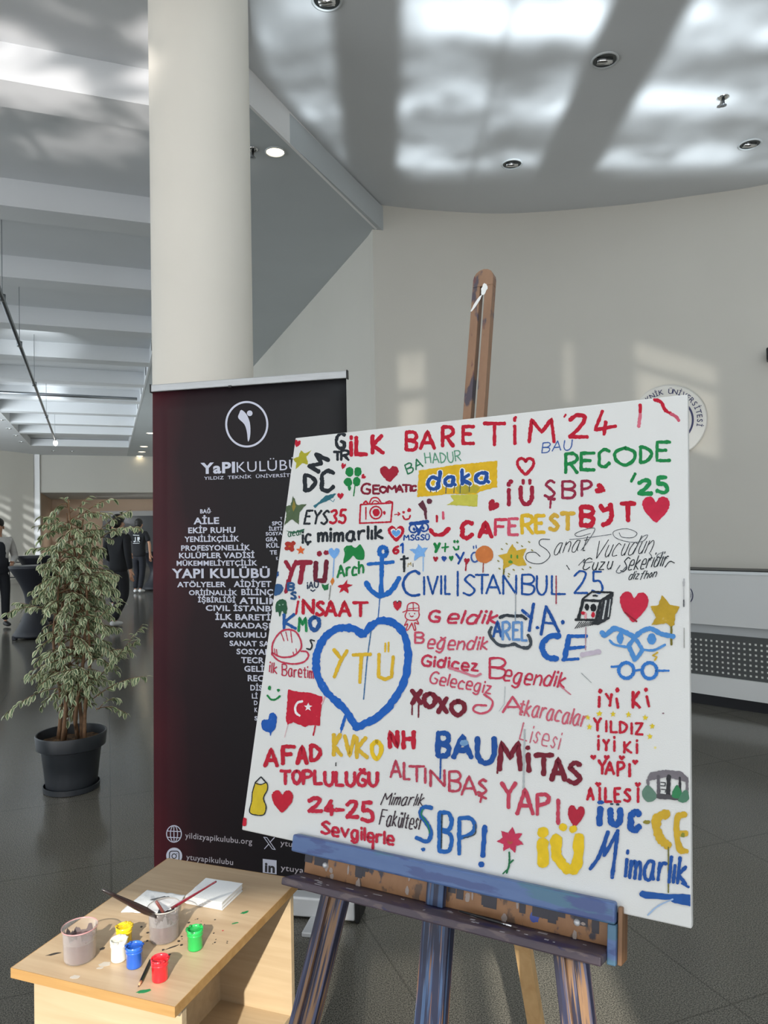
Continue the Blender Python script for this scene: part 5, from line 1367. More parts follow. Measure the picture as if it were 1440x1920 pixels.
draw(DO, 'green four-leaf clover', [('d', 1, GRN, 862, 580, 32, 36), ('d', 1, GRN, 924, 578, 28, 36), ('d', 1, GRN, 850, 655, 32, 34), ('d', 1, GRN, 915, 652, 28, 36), ('d', 1, GRN, 862, 698, 12, 22), ('s', 1, GRN, 9, [(903, 680), (893, 760)])])
draw(HT, 'dark red heart beside the clover with two tiny red hearts', [('h', 1, '#9c1c30', 1160, 596, 140, 120), ('h', 1, RED, 815, 538, 34, 46, .3), ('h', 1, RED, 964, 616, 34, 34, .9)])
draw(LT, 'dark red word under the dark red heart', [('l', 1, [('G', 952, 1018, 740, 668), ('E', 1040, 1085, 742, 682), ('O', 1092, 1136, 736, 690), ('M', 1148, 1212, 732, 684), ('A', 1212, 1262, 730, 680), ('T', 1262, 1312, 728, 678), ('İ', 1318, 1322, 724, 684), ('C', 1326, 1362, 722, 684)], '#7d1b30', 17)])
draw(LT, 'thin pale green name arching over the yellow patch', [('w', 2, 'BA', 112, 668, 238, 606, 74, '#2c7450', 13, -.35), ('w', 2, 'HADUR', 262, 582, 560, 560, 84, '#5d9478', 11, -.12)])
draw('painted_patch', 'yellow painted patch with blue lettering and drips', [('f', 2, '#bdb84a', [(470, 850), (700, 838), (700, 945), (440, 930), (500, 895)]), ('f', 2, '#d3aa20', [(205, 640), (540, 590), (865, 558), (865, 780), (715, 822), (690, 842), (470, 838), (190, 865)]),
    ('f', 2, '#aa9c30', [(510, 780), (640, 750), (720, 780), (690, 830), (540, 840)]),
    ('l', 2, [('d', 282, 385, 790, 650), ('a', 425, 512, 762, 664), ('k', 570, 640, 755, 635), ('a', 685, 795, 738, 626)], '#e2e6e4', 50), ('l', 2, [('d', 282, 385, 790, 650), ('a', 425, 512, 762, 664), ('k', 570, 640, 755, 635), ('a', 685, 795, 738, 626)], '#1c4a92', 32),
    ('s', 2, '#3a4a60', 9, [(436, 765), (432, 832)]), ('s', 2, '#3a4a60', 9, [(352, 790), (352, 822)]), ('s', 2, '#4a5a50', 8, [(505, 768), (500, 830)]), ('s', 2, '#4a5a50', 8, [(555, 760), (552, 830)]), ('s', 2, '#4a5a50', 8, [(632, 745), (630, 820)]), ('s', 2, '#2a3a60', 9, [(305, 790), (302, 822)])])
draw(LT, 'thin blue outlined letters under the red top line', [('w', 3, 'BAU', 68, 545, 300, 520, 78, '#3a5c9c', 9, .12)])
draw(LT, 'green capitals and number at the upper right', [('l', 3, [('R', 258, 350, 705, 555), ('E', 380, 485, 682, 550), ('C', 512, 605, 658, 520), ('O', 655, 800, 645, 508), ('D', 852, 940, 625, 498), ('E', 982, 1085, 608, 462)], '#137c40', 27), ('s', 3, '#137c40', 24, [(810, 712), (778, 775)]), ('l', 3, [('2', 838, 940, 870, 765), ('5', 980, 1065, 862, 742)], '#188548', 32)])
draw(HT, 'red outlined heart under the top line', [('ho', 2, RED, 1105, 606, 138, 134, 26)])
draw(LT, 'dark red letters left of the small red heart', [('l', 2, [('İ', 962, 966, 930, 765), ('U', 1065, 1158, 918, 780)], '#961c36', 36), ('s', 2, '#961c36', 36, [(980, 742), (984, 728)]), ('s', 2, '#961c36', 26, [(1085, 752), (1085, 720)]), ('s', 2, '#961c36', 26, [(1140, 752), (1142, 720)]), ('l', 3, [('S', 90, 168, 900, 768), ('B', 232, 330, 905, 775), ('P', 385, 462, 890, 772)], '#8e2440', 22), ('s', 3, '#8e2440', 26, [(120, 910), (170, 915)]), ('s', 3, '#8e2440', 16, [(140, 915), (134, 985)])])
draw(HT, 'two small dark red hearts by the dark red letters', [('h', 2, '#a01a30', 828, 940, 92, 100, .6), ('h', 3, RED, 535, 835, 82, 82, -1.2)])
draw(LT, 'red then yellow word across the upper right', [('l', 2, [('C', 560, 655, 1210, 1075)], RED, 40), ('l', 2, [('A', 715, 820, 1200, 1075)], RED, 38), ('l', 2, [('F', 850, 945, 1185, 1055)], '#c23850', 26), ('l', 2, [('E', 965, 1040, 1182, 1048)], '#c65066', 26), ('l', 2, [('R', 1075, 1165, 1170, 1022), ('E', 1190, 1262, 1162, 1022)], YEL, 32), ('l', 3, [('S', 130, 195, 1160, 1040), ('T', 222, 325, 1155, 1028)], '#c9a23a', 32)])
draw(LT, 'three bold red letters beside the big heart', [('l', 3, [('B', 380, 475, 1122, 980)], RED, 38), ('s', 3, RED, 36, [(535, 965), (560, 1005), (610, 985)]), ('s', 3, RED, 38, [(612, 955), (622, 1045), (598, 1098), (550, 1120)], True), ('l', 3, [('T', 700, 805, 1085, 950)], RED, 36)])
draw(HT, 'big red heart at the upper right', [('h', 3, '#bd2340', 975, 998, 218, 205)])
draw('painted_smile', 'red smiling mouth with two eye strokes', [('s', 2, RED, 34, [(300, 1140), (340, 1180), (400, 1180), (460, 1130)], True), ('s', 2, RED, 20, [(357, 1022), (357, 1072)]), ('s', 2, '#c65066', 22, [(408, 992), (412, 1048)])])
draw(DO, 'blue owl face under a dark brown curved mark', [('f', 2, '#5a2a38', [(195, 925), (240, 890), (272, 960), (276, 1055), (258, 1052), (245, 985)]), ('d', 2, '#5a2a38', 293, 900, 24, 24), ('s', 2, '#1b4790', 28, [(130, 1088), (205, 1082), (282, 1070)]), ('f', 2, '#1b4790', [(165, 1095), (245, 1088), (212, 1182), (195, 1180)]), ('o', 2, '#1b4790', 158, 1130, 34, 34, 14), ('o', 2, '#1b4790', 250, 1120, 34, 34, 14), ('d', 2, '#1b4790', 165, 1135, 13, 13), ('d', 2, '#1b4790', 243, 1126, 13, 13), ('f', 2, '#e2e6e4', [(180, 1100), (225, 1097), (204, 1128)]),
    ('w', 2, 'MSGSÜ', 78, 1228, 292, 1222, 44, '#1b4790', 11)])
draw(LT, 'black letters and red number beside the green star', [('w', 1, 'EYS', 522, 972, 690, 966, 98, BLK, 16, .22), ('w', 1, '35', 712, 968, 828, 962, 98, RED, 19, .15)])
draw(DO, 'teal dolphin with a tiny red heart', [('f', 1, '#2b6674', [(590, 835), (640, 800), (680, 758), (762, 740), (740, 775), (690, 800), (640, 818), (605, 850)]), ('s', 1, '#5a8a98', 6, [(720, 790), (740, 805), (750, 785)]), ('h', 1, RED, 795, 762, 48, 48)])
draw(ST, 'dark olive green star at the left edge', [('f', 1, '#4e6044', [(440, 760), (470, 828), (540, 820), (490, 885), (480, 975), (430, 935), (375, 980), (390, 890), (372, 840), (420, 828)]), ('f', 1, '#8a7a34', [(442, 790), (462, 840), (440, 880), (432, 840)])])
draw(DO, 'red outlined camera with an arrow to a smiling face', [('s', 1, RED, 12, [(945, 825), (1185, 812), (1172, 955), (938, 965), (945, 825)]), ('o', 1, RED, 1060, 885, 44, 46, 11), ('d', 1, RED, 1062, 885, 26, 28), ('s', 1, RED, 10, [(1012, 815), (1030, 778), (1072, 775), (1100, 812)], True), ('s', 1, RED, 9, [(1030, 815), (1050, 795), (1082, 808)], True), ('s', 1, RED, 10, [(985, 845), (985, 935)]), ('d', 1, RED, 1124, 886, 11, 15), ('s', 1, RED, 12, [(968, 815), (985, 798), (998, 815)]), ('s', 1, RED, 12, [(1135, 808), (1160, 798), (1185, 808)]), ('s', 1, RED, 8, [(1200, 900), (1240, 895)]), ('s', 1, RED, 8, [(1225, 882), (1242, 895), (1225, 908)]), ('s', 1, RED, 12, [(1262, 910), (1278, 935), (1308, 930), (1318, 905)], True), ('d', 1, RED, 1268, 882, 11, 10), ('d', 1, RED, 1310, 866, 15, 15)])
draw(LT, 'black handwriting under the camera', [('w', 1, 'iç', 512, 1112, 572, 1102, 88, BLK, 18), ('w', 1, 'mimarlık', 630, 1104, 1110, 1080, 92, BLK, 21)])
draw(DO, 'dark green scribble at the left edge', [('f', 1, '#2f6048', [(385, 1020), (450, 1028), (525, 1005), (515, 1025), (440, 1045)]), ('w', 1, 'acar', 402, 1062, 512, 1050, 48, '#2f6048', 7)])
draw(HT, 'red heart with a pale blue centre', [('h', 1, RED, 1212, 1044, 124, 118), ('h', 1, '#dfe4e3', 1212, 1040, 78, 68), ('h', 1, '#5b97d2', 1212, 1042, 66, 52)])
draw(DO, 'small red flower and orange star at the left edge', [('d', 1, '#a33026', 415, 1135, 30, 30), ('d', 1, '#a33026', 395, 1120, 17, 17), ('d', 1, '#a33026', 440, 1115, 17, 17), ('d', 1, '#a33026', 392, 1155, 17, 15), ('d', 1, '#a33026', 430, 1162, 17, 17), ('d', 1, '#b5621f', 412, 1138, 8, 8), ('st', 1, '#d2602c', 497, 1168, 36)])
draw(LT, 'dark red capitals with two dots at the left', [('s', 1, DRED, 30, [(382, 1252), (430, 1325), (400, 1425), (385, 1480)]), ('s', 1, DRED, 30, [(462, 1250), (432, 1325)]), ('s', 1, DRED, 36, [(470, 1262), (575, 1258)]), ('s', 1, DRED, 36, [(515, 1265), (492, 1412)]), ('s', 1, '#66182c', 36, [(610, 1260), (605, 1390), (675, 1398), (690, 1250)]), ('d', 1, DRED, 637, 1192, 20, 20), ('d', 1, DRED, 686, 1186, 20, 18), ('s', 4, DRED, 10, [(394, 30), (380, 130)])])
draw(DO, 'light blue heart balloon on a string above an orange diamond', [('s', 1, '#7ea6d4', 9, [(746, 1235), (738, 1390)]), ('h', 1, LBL, 746, 1192, 82, 82), ('f', 4, '#c9782e', [(737, 8), (752, 40), (732, 72), (716, 42)]), ('s', 4, '#8a8a86', 8, [(722, 72), (709, 178)])])
draw(DO, 'green tree crown over a green word', [('f', 1, '#147a3c', [(820, 1150), (870, 1130), (905, 1150), (945, 1125), (975, 1180), (970, 1235), (920, 1235), (890, 1208), (855, 1245), (815, 1265), (825, 1200)], True), ('w', 1, 'Arch', 772, 1368, 965, 1338, 86, '#1c7a40', 17)])
draw(DO, 'blue anchor with a long drip', [('s', 4, '#3a6ba8', 8, [(1090, 165), (1078, 310)]), ('s', 4, '#3f6e98', 9, [(1026, 400), (995, 620), (968, 925)]), ('o', 1, '#1860b0', 1114, 1178, 28, 34, 34), ('s', 1, '#1860b0', 32, [(1106, 1225), (1102, 1400), (1100, 1490)]), ('s', 1, '#1860b0', 26, [(1000, 1272), (1192, 1255)]), ('s', 4, '#1860b0', 38, [(988, 48), (1022, 105), (1085, 148), (1150, 130), (1200, 80), (1235, 15)], True)])
draw(LT, 'small red and blue numerals beside the anchor', [('l', 1, [('6', 1190, 1228, 1192, 1130)], RED, 17), ('l', 1, [('1', 1245, 1262, 1186, 1118)], BLU, 15)])
draw(ST, 'pale blue star with a drip', [('f', 2, '#74a6dc', [(200, 1260), (237, 1295), (285, 1288), (250, 1335), (257, 1370), (215, 1365), (165, 1405), (172, 1345), (125, 1305), (182, 1302)]), ('s', 2, '#8fb4dc', 10, [(242, 1365), (242, 1490)])])
draw(DO, 'small black dagger shape with a thin gold mark', [('s', 2, BLK, 20, [(80, 1362), (82, 1492)]), ('s', 2, BLK, 18, [(52, 1390), (115, 1380)]), ('w', 2, 'M', 112, 1455, 140, 1445, 30, '#a8923c', 5), ('s', 2, BLK, 6, [(156, 1425), (156, 1452)])])
draw(LT, 'small green letters with a smile over three tiny hearts', [('s', 2, GRN, 26, [(338, 1258), (358, 1300)]), ('s', 2, GRN, 24, [(382, 1256), (345, 1328)]), ('s', 2, GRN, 14, [(430, 1255), (425, 1325)]), ('s', 2, GRN, 14, [(400, 1292), (455, 1285)]), ('s', 2, GRN, 16, [(498, 1285), (510, 1308), (538, 1305), (540, 1280)]), ('d', 2, GRN, 505, 1240, 11, 14), ('d', 2, GRN, 532, 1240, 11, 14), ('h', 2, '#9c1c30', 347, 1388, 42, 44), ('h', 2, '#1b4790', 418, 1387, 44, 48), ('h', 2, GRN, 478, 1382, 40, 44)])
draw(LT, 'small blue letters with a red heart on a stem', [('s', 2, '#1b4790', 18, [(520, 1345), (550, 1385)]), ('s', 2, '#1b4790', 18, [(585, 1332), (538, 1428)]), ('h', 2, '#9c1c30', 610, 1406, 48, 50), ('s', 2, '#9c1c30', 12, [(605, 1420), (600, 1485)]), ('o', 2, '#3a5c9c', 678, 1372, 30, 40, 14), ('s', 2, '#3a5c9c', 10, [(666, 1278), (668, 1300)]), ('s', 2, '#3a5c9c', 10, [(688, 1272), (690, 1296)])])
draw(DO, 'orange round lollipop on a thin red stick', [('s', 2, '#9a4a40', 10, [(750, 1420), (746, 1500)]), ('d', 2, '#c2713a', 757, 1350, 76, 74)])
draw(ST, 'gold star surrounded by small confetti marks', [('s', 2, '#6a6424', 14, [(925, 1465), (912, 1592)]), ('f', 2, '#c2a030', [(990, 1260), (1032, 1315), (1112, 1298), (1085, 1370), (1115, 1440), (1050, 1448), (1000, 1430), (912, 1478), (920, 1400), (872, 1355), (948, 1338)]), ('d', 2, '#4f8a34', 985, 1365, 10, 16), ('d', 2, '#4f8a34', 978, 1412, 20, 14), ('d', 2, '#4f8a34', 1036, 1368, 9, 18)] + [('s', 2, '#8a8448', 10, [(x, y), (x + 12, y + 8)]) for x, y in ((940, 1255), (1030, 1245), (1130, 1240), (900, 1300), (1070, 1275), (1155, 1310), (870, 1400), (1140, 1455), (1075, 1470), (1000, 1475), (960, 1510), (880, 1465), (955, 1530))])
draw(LT, 'thin blue capitals across the middle of the canvas', [('s', 0, DBL, 5.0, [(787, 1076), (778, 1071), (764, 1078), (756, 1095), (762, 1111), (775, 1117), (787, 1115)], True), ('l', 0, [('I', 795, 796, 1115, 1082), ('V', 802, 821, 1114, 1081), ('I', 827, 828, 1114, 1080), ('L', 835, 844, 1114, 1080), ('I', 857, 860, 1117, 1072), ('S', 869, 890, 1116, 1078), ('T', 892, 916, 1113, 1078), ('A', 912, 938, 1113, 1078), ('N', 944, 968, 1114, 1079), ('B', 979, 1002, 1114, 1078), ('U', 1007, 1025, 1114, 1080), ('L', 1035, 1060, 1114, 1080), ('2', 1077, 1102, 1112, 1071), ('5', 1110, 1130, 1112, 1072)], DBL, 3.9), ('s', 3, BLK, 7, [(265, 1440), (288, 1475)]), ('s', 0, '#9a4452', 2.6, [(1043, 1080), (1043, 1132)]), ('s', 0, '#9a9ea0', 1.8, [(967, 1112), (967, 1164)])])
draw(LT, 'fine black calligraphy in three lines at the right', [
    ('s', 3, '#30363c', 6, [(132, 1235), (62, 1235), (50, 1275), (110, 1320), (132, 1368), (75, 1422), (0, 1425), (-55, 1395), (-48, 1345), (15, 1338), (55, 1370)], True), ('w', 3, 'anat', 160, 1358, 410, 1318, 128, '#20262c', 6, .35),
    ('s', 3, '#4a5056', 5, [(380, 1322), (430, 1255), (490, 1150), (400, 1160), (332, 1192), (362, 1212), (455, 1188)], True), ('s', 3, '#5a6066', 5, [(288, 1236), (400, 1225), (620, 1195)], True), ('w', 3, 'Vucudun', 465, 1395, 930, 1330, 145, '#20262c', 6, .42),
    ('s', 3, '#4a5056', 5, [(800, 1340), (860, 1225), (910, 1200), (868, 1250), (760, 1255), (655, 1222), (640, 1172), (740, 1150), (822, 1182), (790, 1220), (705, 1216), (682, 1182)], True), ('s', 3, '#4a5056', 6, [(920, 1340), (940, 1370), (928, 1402)], True),
    ('w', 3, 'Cuzu', 385, 1480, 615, 1468, 92, '#20262c', 8, .3), ('s', 3, '#3a4046', 5, [(360, 1440), (410, 1390), (400, 1420), (470, 1412)], True), ('w', 3, 'Sekeridir', 690, 1490, 1050, 1440, 112, '#20262c', 8, .35), ('s', 3, '#5a6066', 7, [(690, 1440), (660, 1490), (690, 1500), (740, 1450)], True), ('s', 3, '#20262c', 8, [(1045, 1455), (1085, 1410), (1122, 1422)], True), ('s', 3, '#5a6066', 5, [(985, 1405), (985, 1360), (1030, 1340), (1020, 1380), (1065, 1385)], True), ('w', 3, 'dizfhon', 755, 1556, 970, 1535, 62, '#20262c', 7, .4)])
draw(DO, 'dark blue blots and letters at the left edge', [('s', 1, '#1f4a82', 12, [(312, 1375), (328, 1330)]), ('d', 1, '#1f4a82', 322, 1350, 10, 13), ('f', 4, '#2f5684', [(290, 100), (310, 65), (345, 62), (368, 90), (350, 130), (300, 150)], True), ('l', 4, [('B', 402, 445, 105, 55)], '#27507e', 17), ('l', 4, [('S', 425, 460, 172, 122)], '#27507e', 17)])
draw(DO, 'small dark letters, green shield and smile', [('w', 4, 'iAÜ', 548, 94, 628, 84, 46, '#1b2c45', 9), ('s', 4, '#1b2c45', 9, [(572, 105), (588, 115), (604, 104)]), ('f', 4, '#1b6b3c', [(652, 60), (680, 70), (708, 55), (700, 100), (672, 112)])])
draw(ST, 'dark red five-pointed star', [('f', 4, '#b3152e', [(852, 20), (845, 60), (886, 68), (850, 90), (856, 130), (820, 108), (785, 128), (800, 92), (772, 76), (820, 60)])])
draw(LT, 'red capitals right of the green monster', [('s', 4, RED, 17, [(478, 190), (462, 285)]), ('d', 4, RED, 485, 158, 6, 12), ('l', 4, [('N', 515, 592, 282, 180), ('S', 612, 668, 294, 195), ('A', 682, 762, 298, 188), ('A', 786, 866, 300, 192), ('T', 892, 998, 300, 200)], RED, 24)])
draw(DO, 'dark green dripping blot with two eyes', [('f', 4, '#24553a', [(315, 198), (350, 175), (385, 185), (396, 250), (382, 295), (356, 262), (340, 305), (330, 268), (308, 270)], True), ('d', 4, '#8fae9c', 338, 218, 6, 5), ('d', 4, '#8fae9c', 364, 215, 6, 5)])
draw(LT, 'blue and green initials above the helmet', [('l', 4, [('K', 372, 460, 395, 288)], '#1c5396', 22), ('l', 4, [('M', 482, 540, 415, 312)], '#178048', 18), ('l', 4, [('O', 570, 632, 408, 308)], '#1f4f8c', 30)])
draw(DO, 'red outlined safety helmet', [('s', 4, '#b8344c', 13, [(282, 592), (288, 505), (340, 425), (400, 402), (460, 420), (495, 480), (498, 545), (440, 600), (350, 608), (282, 575)], True), ('s', 4, '#b8344c', 13, [(282, 590), (340, 640), (440, 660), (520, 645), (555, 602), (540, 568), (500, 565)], True)] + [('s', 4, '#b8344c', 7, q_) for q_ in ([(350, 428), (372, 488)], [(385, 420), (400, 485)], [(422, 415), (432, 500)], [(300, 545), (305, 590)], [(315, 550), (320, 590)], [(440, 570), (445, 595)], [(462, 545), (468, 580)])])
draw(DO, 'small black squiggle', [('s', 4, BLK, 12, [(600, 486), (570, 482), (582, 520), (570, 550), (542, 545)], True)])
draw(LT, 'thin red handwriting under the helmet', [('w', 4, 'ilk', 262, 722, 318, 736, 74, '#b02a44', 9, .1), ('w', 4, 'Baretim', 358, 748, 592, 768, 82, '#b02a44', 9)])
BHEART = [(965, 440), (900, 398), (830, 388), (750, 405), (680, 460), (632, 545), (612, 640), (622, 740), (662, 830), (730, 910), (812, 985), (868, 1060), (912, 1138), (985, 1105), (1100, 1038), (1195, 930), (1265, 810), (1298, 680), (1300, 550), (1270, 435), (1210, 365), (1120, 335), (1040, 362), (968, 440)]
draw(HT, 'large blue outlined heart in the left half of the canvas', [('s', 4, '#155ab0', 56, BHEART[:13], True), ('s', 4, '#155ab0', 56, BHEART[12:], True), ('s', 4, '#155ab0', 22, [(832, 1050), (802, 1150)]), ('s', 4, '#155ab0', 8, [(802, 1150), (798, 1180)])])
draw(LT, 'yellow capitals inside the blue heart', [('s', 4, YEL, 26, [(745, 552), (792, 612)]), ('s', 4, YEL, 26, [(845, 560), (790, 650), (748, 758)]), ('s', 4, YEL, 26, [(888, 592), (1022, 588)]), ('s', 4, YEL, 26, [(952, 595), (940, 800)]), ('s', 4, YEL, 26, [(1085, 585), (1080, 755), (1132, 775), (1178, 755), (1190, 605)]), ('s', 4, YEL, 14, [(1132, 505), (1130, 568)]), ('s', 4, YEL, 14, [(1156, 498), (1155, 568)])])
draw('painted_flag', 'red painted flag with a white crescent and star', [('f', 4, '#b81731', [(402, 852), (480, 868), (560, 875), (662, 905), (648, 1010), (640, 1125), (590, 1120), (555, 1118), (530, 1132), (440, 1097), (400, 1115), (385, 1080), (395, 960)]), ('s', 4, '#b81731', 12, [(606, 1125), (592, 1195)]), ('s', 4, '#e0e2e2', 17, [(510, 940), (475, 950), (457, 985), (462, 1025), (490, 1048)], True), ('st', 4, '#e0e2e2', 553, 984, 33), ('s', 4, '#d5a0a8', 10, [(655, 960), (680, 905)]), ('s', 4, '#d8b8bc', 6, [(400, 1118), (375, 1210)])])
draw('painted_smile', 'green smiling face at the left edge', [('d', 4, GRN, 263, 840, 13, 17), ('d', 4, GRN, 330, 858, 11, 12), ('s', 4, GRN, 14, [(247, 895), (275, 926), (310, 925), (342, 900)], True)])
draw(HT, 'tilted blue heart at the left edge', [('f', 4, '#1552a6', [(200, 1110), (215, 1080), (250, 1075), (265, 1037), (295, 1025), (318, 1060), (310, 1130), (278, 1178), (270, 1200), (262, 1178), (215, 1152)], True)])
draw(LT, 'yellow capitals under the blue heart', [('l', 4, [('K', 745, 802, 1345, 1188), ('V', 828, 900, 1350, 1198), ('K', 918, 996, 1362, 1212)], '#cfa92e', 30), ('l', 4, [('O', 1034, 1098, 1372, 1240)], '#dcb71e', 32)])
draw(LT, 'two bold red letters beside the yellow capitals', [('l', 4, [('N', 1166, 1222, 1285, 1168), ('H', 1268, 1344, 1290, 1168)], RED, 33)])
draw(HT, 'small red heart with a black top', [('h', 4, BLK, 1222, 215, 66, 60), ('h', 4, '#b81f34', 1222, 226, 62, 70)])
draw(DO, 'red outlined child in a cap', [('s', 5, '#b8283f', 8, q_, True) for q_ in ([(92, 265), (102, 215), (145, 200), (180, 220), (184, 262)], [(62, 272), (100, 260), (184, 262)], [(92, 270), (80, 300), (100, 328), (160, 330), (185, 300), (182, 265)], [(95, 330), (76, 372), (100, 360), (88, 402), (105, 400), (130, 352)], [(130, 352), (150, 408), (160, 395), (150, 352), (180, 360), (165, 322)], [(118, 300), (130, 306), (142, 300)])] + [('d', 5, '#b8283f', 112, 285, 4, 6), ('d', 5, '#b8283f', 150, 283, 4, 6), ('s', 5, '#b8283f', 7, [(140, 205), (142, 258)]), ('s', 5, '#b8283f', 6, [(105, 245), (182, 240)])])
S1, S2, S3 = '#b8304a', '#c04a60', '#c25c6c'
draw(LT, 'loose red handwriting right of the blue heart', [('l', 5, [('G', 262, 340, 340, 262)], S1, 20), ('w', 5, 'eldik', 395, 352, 765, 356, 92, S1, 19, .35), ('l', 5, [('B', 155, 218, 502, 425)], S2, 16), ('w', 5, 'eğendik', 245, 540, 692, 552, 92, S2, 14, .25), ('w', 5, 'Gidicez', 205, 668, 625, 712, 74, S1, 18, .1), ('s', 5, '#c67484', 18, [(410, 690), (520, 725), (600, 752), (648, 735)], True), ('w', 5, 'Gelecegiz', 262, 800, 720, 880, 82, S2, 13, .25), ('s', 5, S2, 16, [(672, 888), (735, 940), (715, 1005), (650, 1032), (592, 1008), (612, 970), (690, 972)], True)])
draw(LT, 'looser red handwriting at the middle right', [('l', 5, [('B', 715, 832, 765, 618)], S1, 17), ('w', 5, 'egendik', 815, 785, 1270, 838, 108, S1, 15, .3), ('s', 5, '#c67484', 9, [(1235, 820), (1322, 890)]), ('l', 5, [('A', 812, 960, 1022, 905)], S2, 17), ('w', 5, 'tkaracalar', 925, 1032, 1425, 1130, 112, S3, 14, .3), ('w', 5, 'Lisesi', 938, 1225, 1228, 1302, 122, '#c46878', 10, .25)])
draw(LT, 'dark maroon letters with drips', [('l', 5, [('X', 132, 200, 955, 860), ('O', 228, 302, 985, 880), ('X', 328, 392, 1022, 918), ('O', 432, 520, 1045, 938)], MAR, 36), ('s', 5, MAR, 11, [(134, 955), (132, 1040)]), ('s', 5, MAR, 11, [(182, 965), (180, 1060)])])
draw(LT, 'blue word inside a dark cloud outline', [('s', 5, '#2c343c', 24, [(790, 312), (840, 296), (900, 302), (950, 300), (988, 322)], True), ('s', 5, '#3a424a', 24, [(728, 385), (712, 430), (742, 480), (790, 520), (860, 520), (900, 512), (950, 535), (1008, 535), (1022, 490), (1002, 442)], True), ('l', 5, [('A', 742, 802, 455, 340)], '#1f4f92', 20), ('l', 5, [('R', 812, 865, 478, 348), ('E', 890, 938, 478, 348), ('L', 955, 992, 485, 345)], '#5c88bc', 19), ('s', 5, '#8a9aa8', 8, [(906, 270), (906, 342)])])
draw(LT, 'bold blue initials and letters right of the cloud', [('s', 5, DBL, 23, [(958, 258), (1022, 312)]), ('s', 5, DBL, 23, [(1044, 208), (1010, 412)]), ('d', 5, DBL, 1072, 388, 14, 12), ('s', 5, DBL, 22, [(1136, 228), (1100, 440)]), ('s', 5, DBL, 24, [(1138, 230), (1232, 418)]), ('s', 5, DBL, 18, [(1112, 350), (1205, 358)]), ('d', 5, DBL, 1262, 348, 15, 17),
    ('s', 5, '#1858a8', 44, [(1236, 448), (1165, 455), (1112, 505), (1112, 560), (1150, 610), (1218, 622)], True), ('s', 6, '#1858a8', 48, [(135, 560), (95, 775)]), ('s', 6, '#1858a8', 34, [(135, 562), (300, 560)]), ('s', 6, '#1858a8', 32, [(115, 675), (285, 662)]), ('s', 6, '#1858a8', 30, [(75, 782), (222, 772)])])
draw('painted_smudge', 'pale mauve smudge beside the blue letters', [('s', 6, '#b9aebb', 46, [(255, 735), (340, 718), (420, 705)]), ('s', 6, '#a8848c', 10, [(292, 480), (288, 690)])])
draw(DO, 'black outlined box with black eyes and red cheeks', [('f', 6, '#2a2d32', [(455, 205), (550, 155), (515, 400), (400, 460), (330, 440), (400, 410)]), ('s', 6, '#b8bcbc', 14, [(480, 230), (450, 400)]), ('s', 6, '#b8bcbc', 10, [(520, 220), (500, 380)]), ('s', 6, '#22262a', 32, [(268, 222), (222, 405)]), ('s', 6, '#22262a', 30, [(430, 235), (385, 415)]), ('s', 6, '#22262a', 24, [(268, 228), (430, 232)]), ('s', 6, '#22262a', 22, [(195, 408), (385, 412)]), ('s', 6, '#22262a', 18, [(262, 215), (350, 148), (545, 155), (440, 222)]), ('d', 6, '#22262a', 380, 185, 28, 9), ('d', 6, '#15181c', 302, 292, 22, 32), ('d', 6, '#15181c', 362, 296, 28, 36), ('d', 6, '#b3152e', 268, 345, 22, 16), ('d', 6, '#b3152e', 360, 362, 18, 26), ('s', 6, '#d8949c', 18, [(290, 350), (290, 395)])] + [('s', 6, '#22262a', 7, [(x, 430), (x - 45, 490 - i * 4)]) for i, x in enumerate((235, 255, 275, 295, 315, 335, 355, 375, 395, 420))])
draw(HT, 'big red heart at the right edge', [('h', 6, '#bd223e', 738, 290, 268, 278, .06), ('s', 6, '#8a1428', 16, [(655, 340), (765, 425)])])
draw(ST, 'large mustard star with a long drip at the right edge', [('s', 6, '#6e6626', 20, [(1088, 455), (1088, 640)]), ('f', 6, '#b39228', [(1002, 180), (1040, 225), (1078, 270), (1165, 285), (1122, 370), (1115, 460), (1080, 472), (1040, 440), (902, 460), (942, 385), (895, 285), (965, 272)])])
E6 = '#4a86c4'
draw(DO, 'pale blue painted eyes with a beak', [('s', 6, E6, 46, [(440, 525), (475, 550), (555, 492), (640, 515), (740, 570)], True), ('s', 6, E6, 46, [(750, 570), (820, 512), (900, 492), (1000, 542), (1110, 565)], True), ('d', 6, E6, 612, 580, 32, 54), ('d', 6, E6, 905, 588, 42, 54), ('s', 6, E6, 24, [(515, 600), (560, 640), (668, 662)], True), ('s', 6, E6, 24, [(830, 688), (930, 690), (1030, 640)], True), ('s', 6, E6, 42, [(742, 585), (690, 650), (750, 785)]), ('s', 6, E6, 36, [(765, 600), (820, 688), (765, 770)])])
draw(DO, 'blue painted spectacles with a small yellow bolt', [('s', 6, '#c4a22c', 15, [(960, 712), (914, 742), (954, 755), (932, 786)]), ('o', 6, '#2e70bc', 668, 880, 70, 72, 32), ('o', 6, '#2e70bc', 885, 882, 68, 74, 32), ('s', 6, '#2e70bc', 24, [(740, 882), (812, 874)]), ('s', 6, '#2e70bc', 22, [(530, 846), (595, 842)]), ('s', 6, '#2e70bc', 20, [(960, 882), (1065, 882)])])
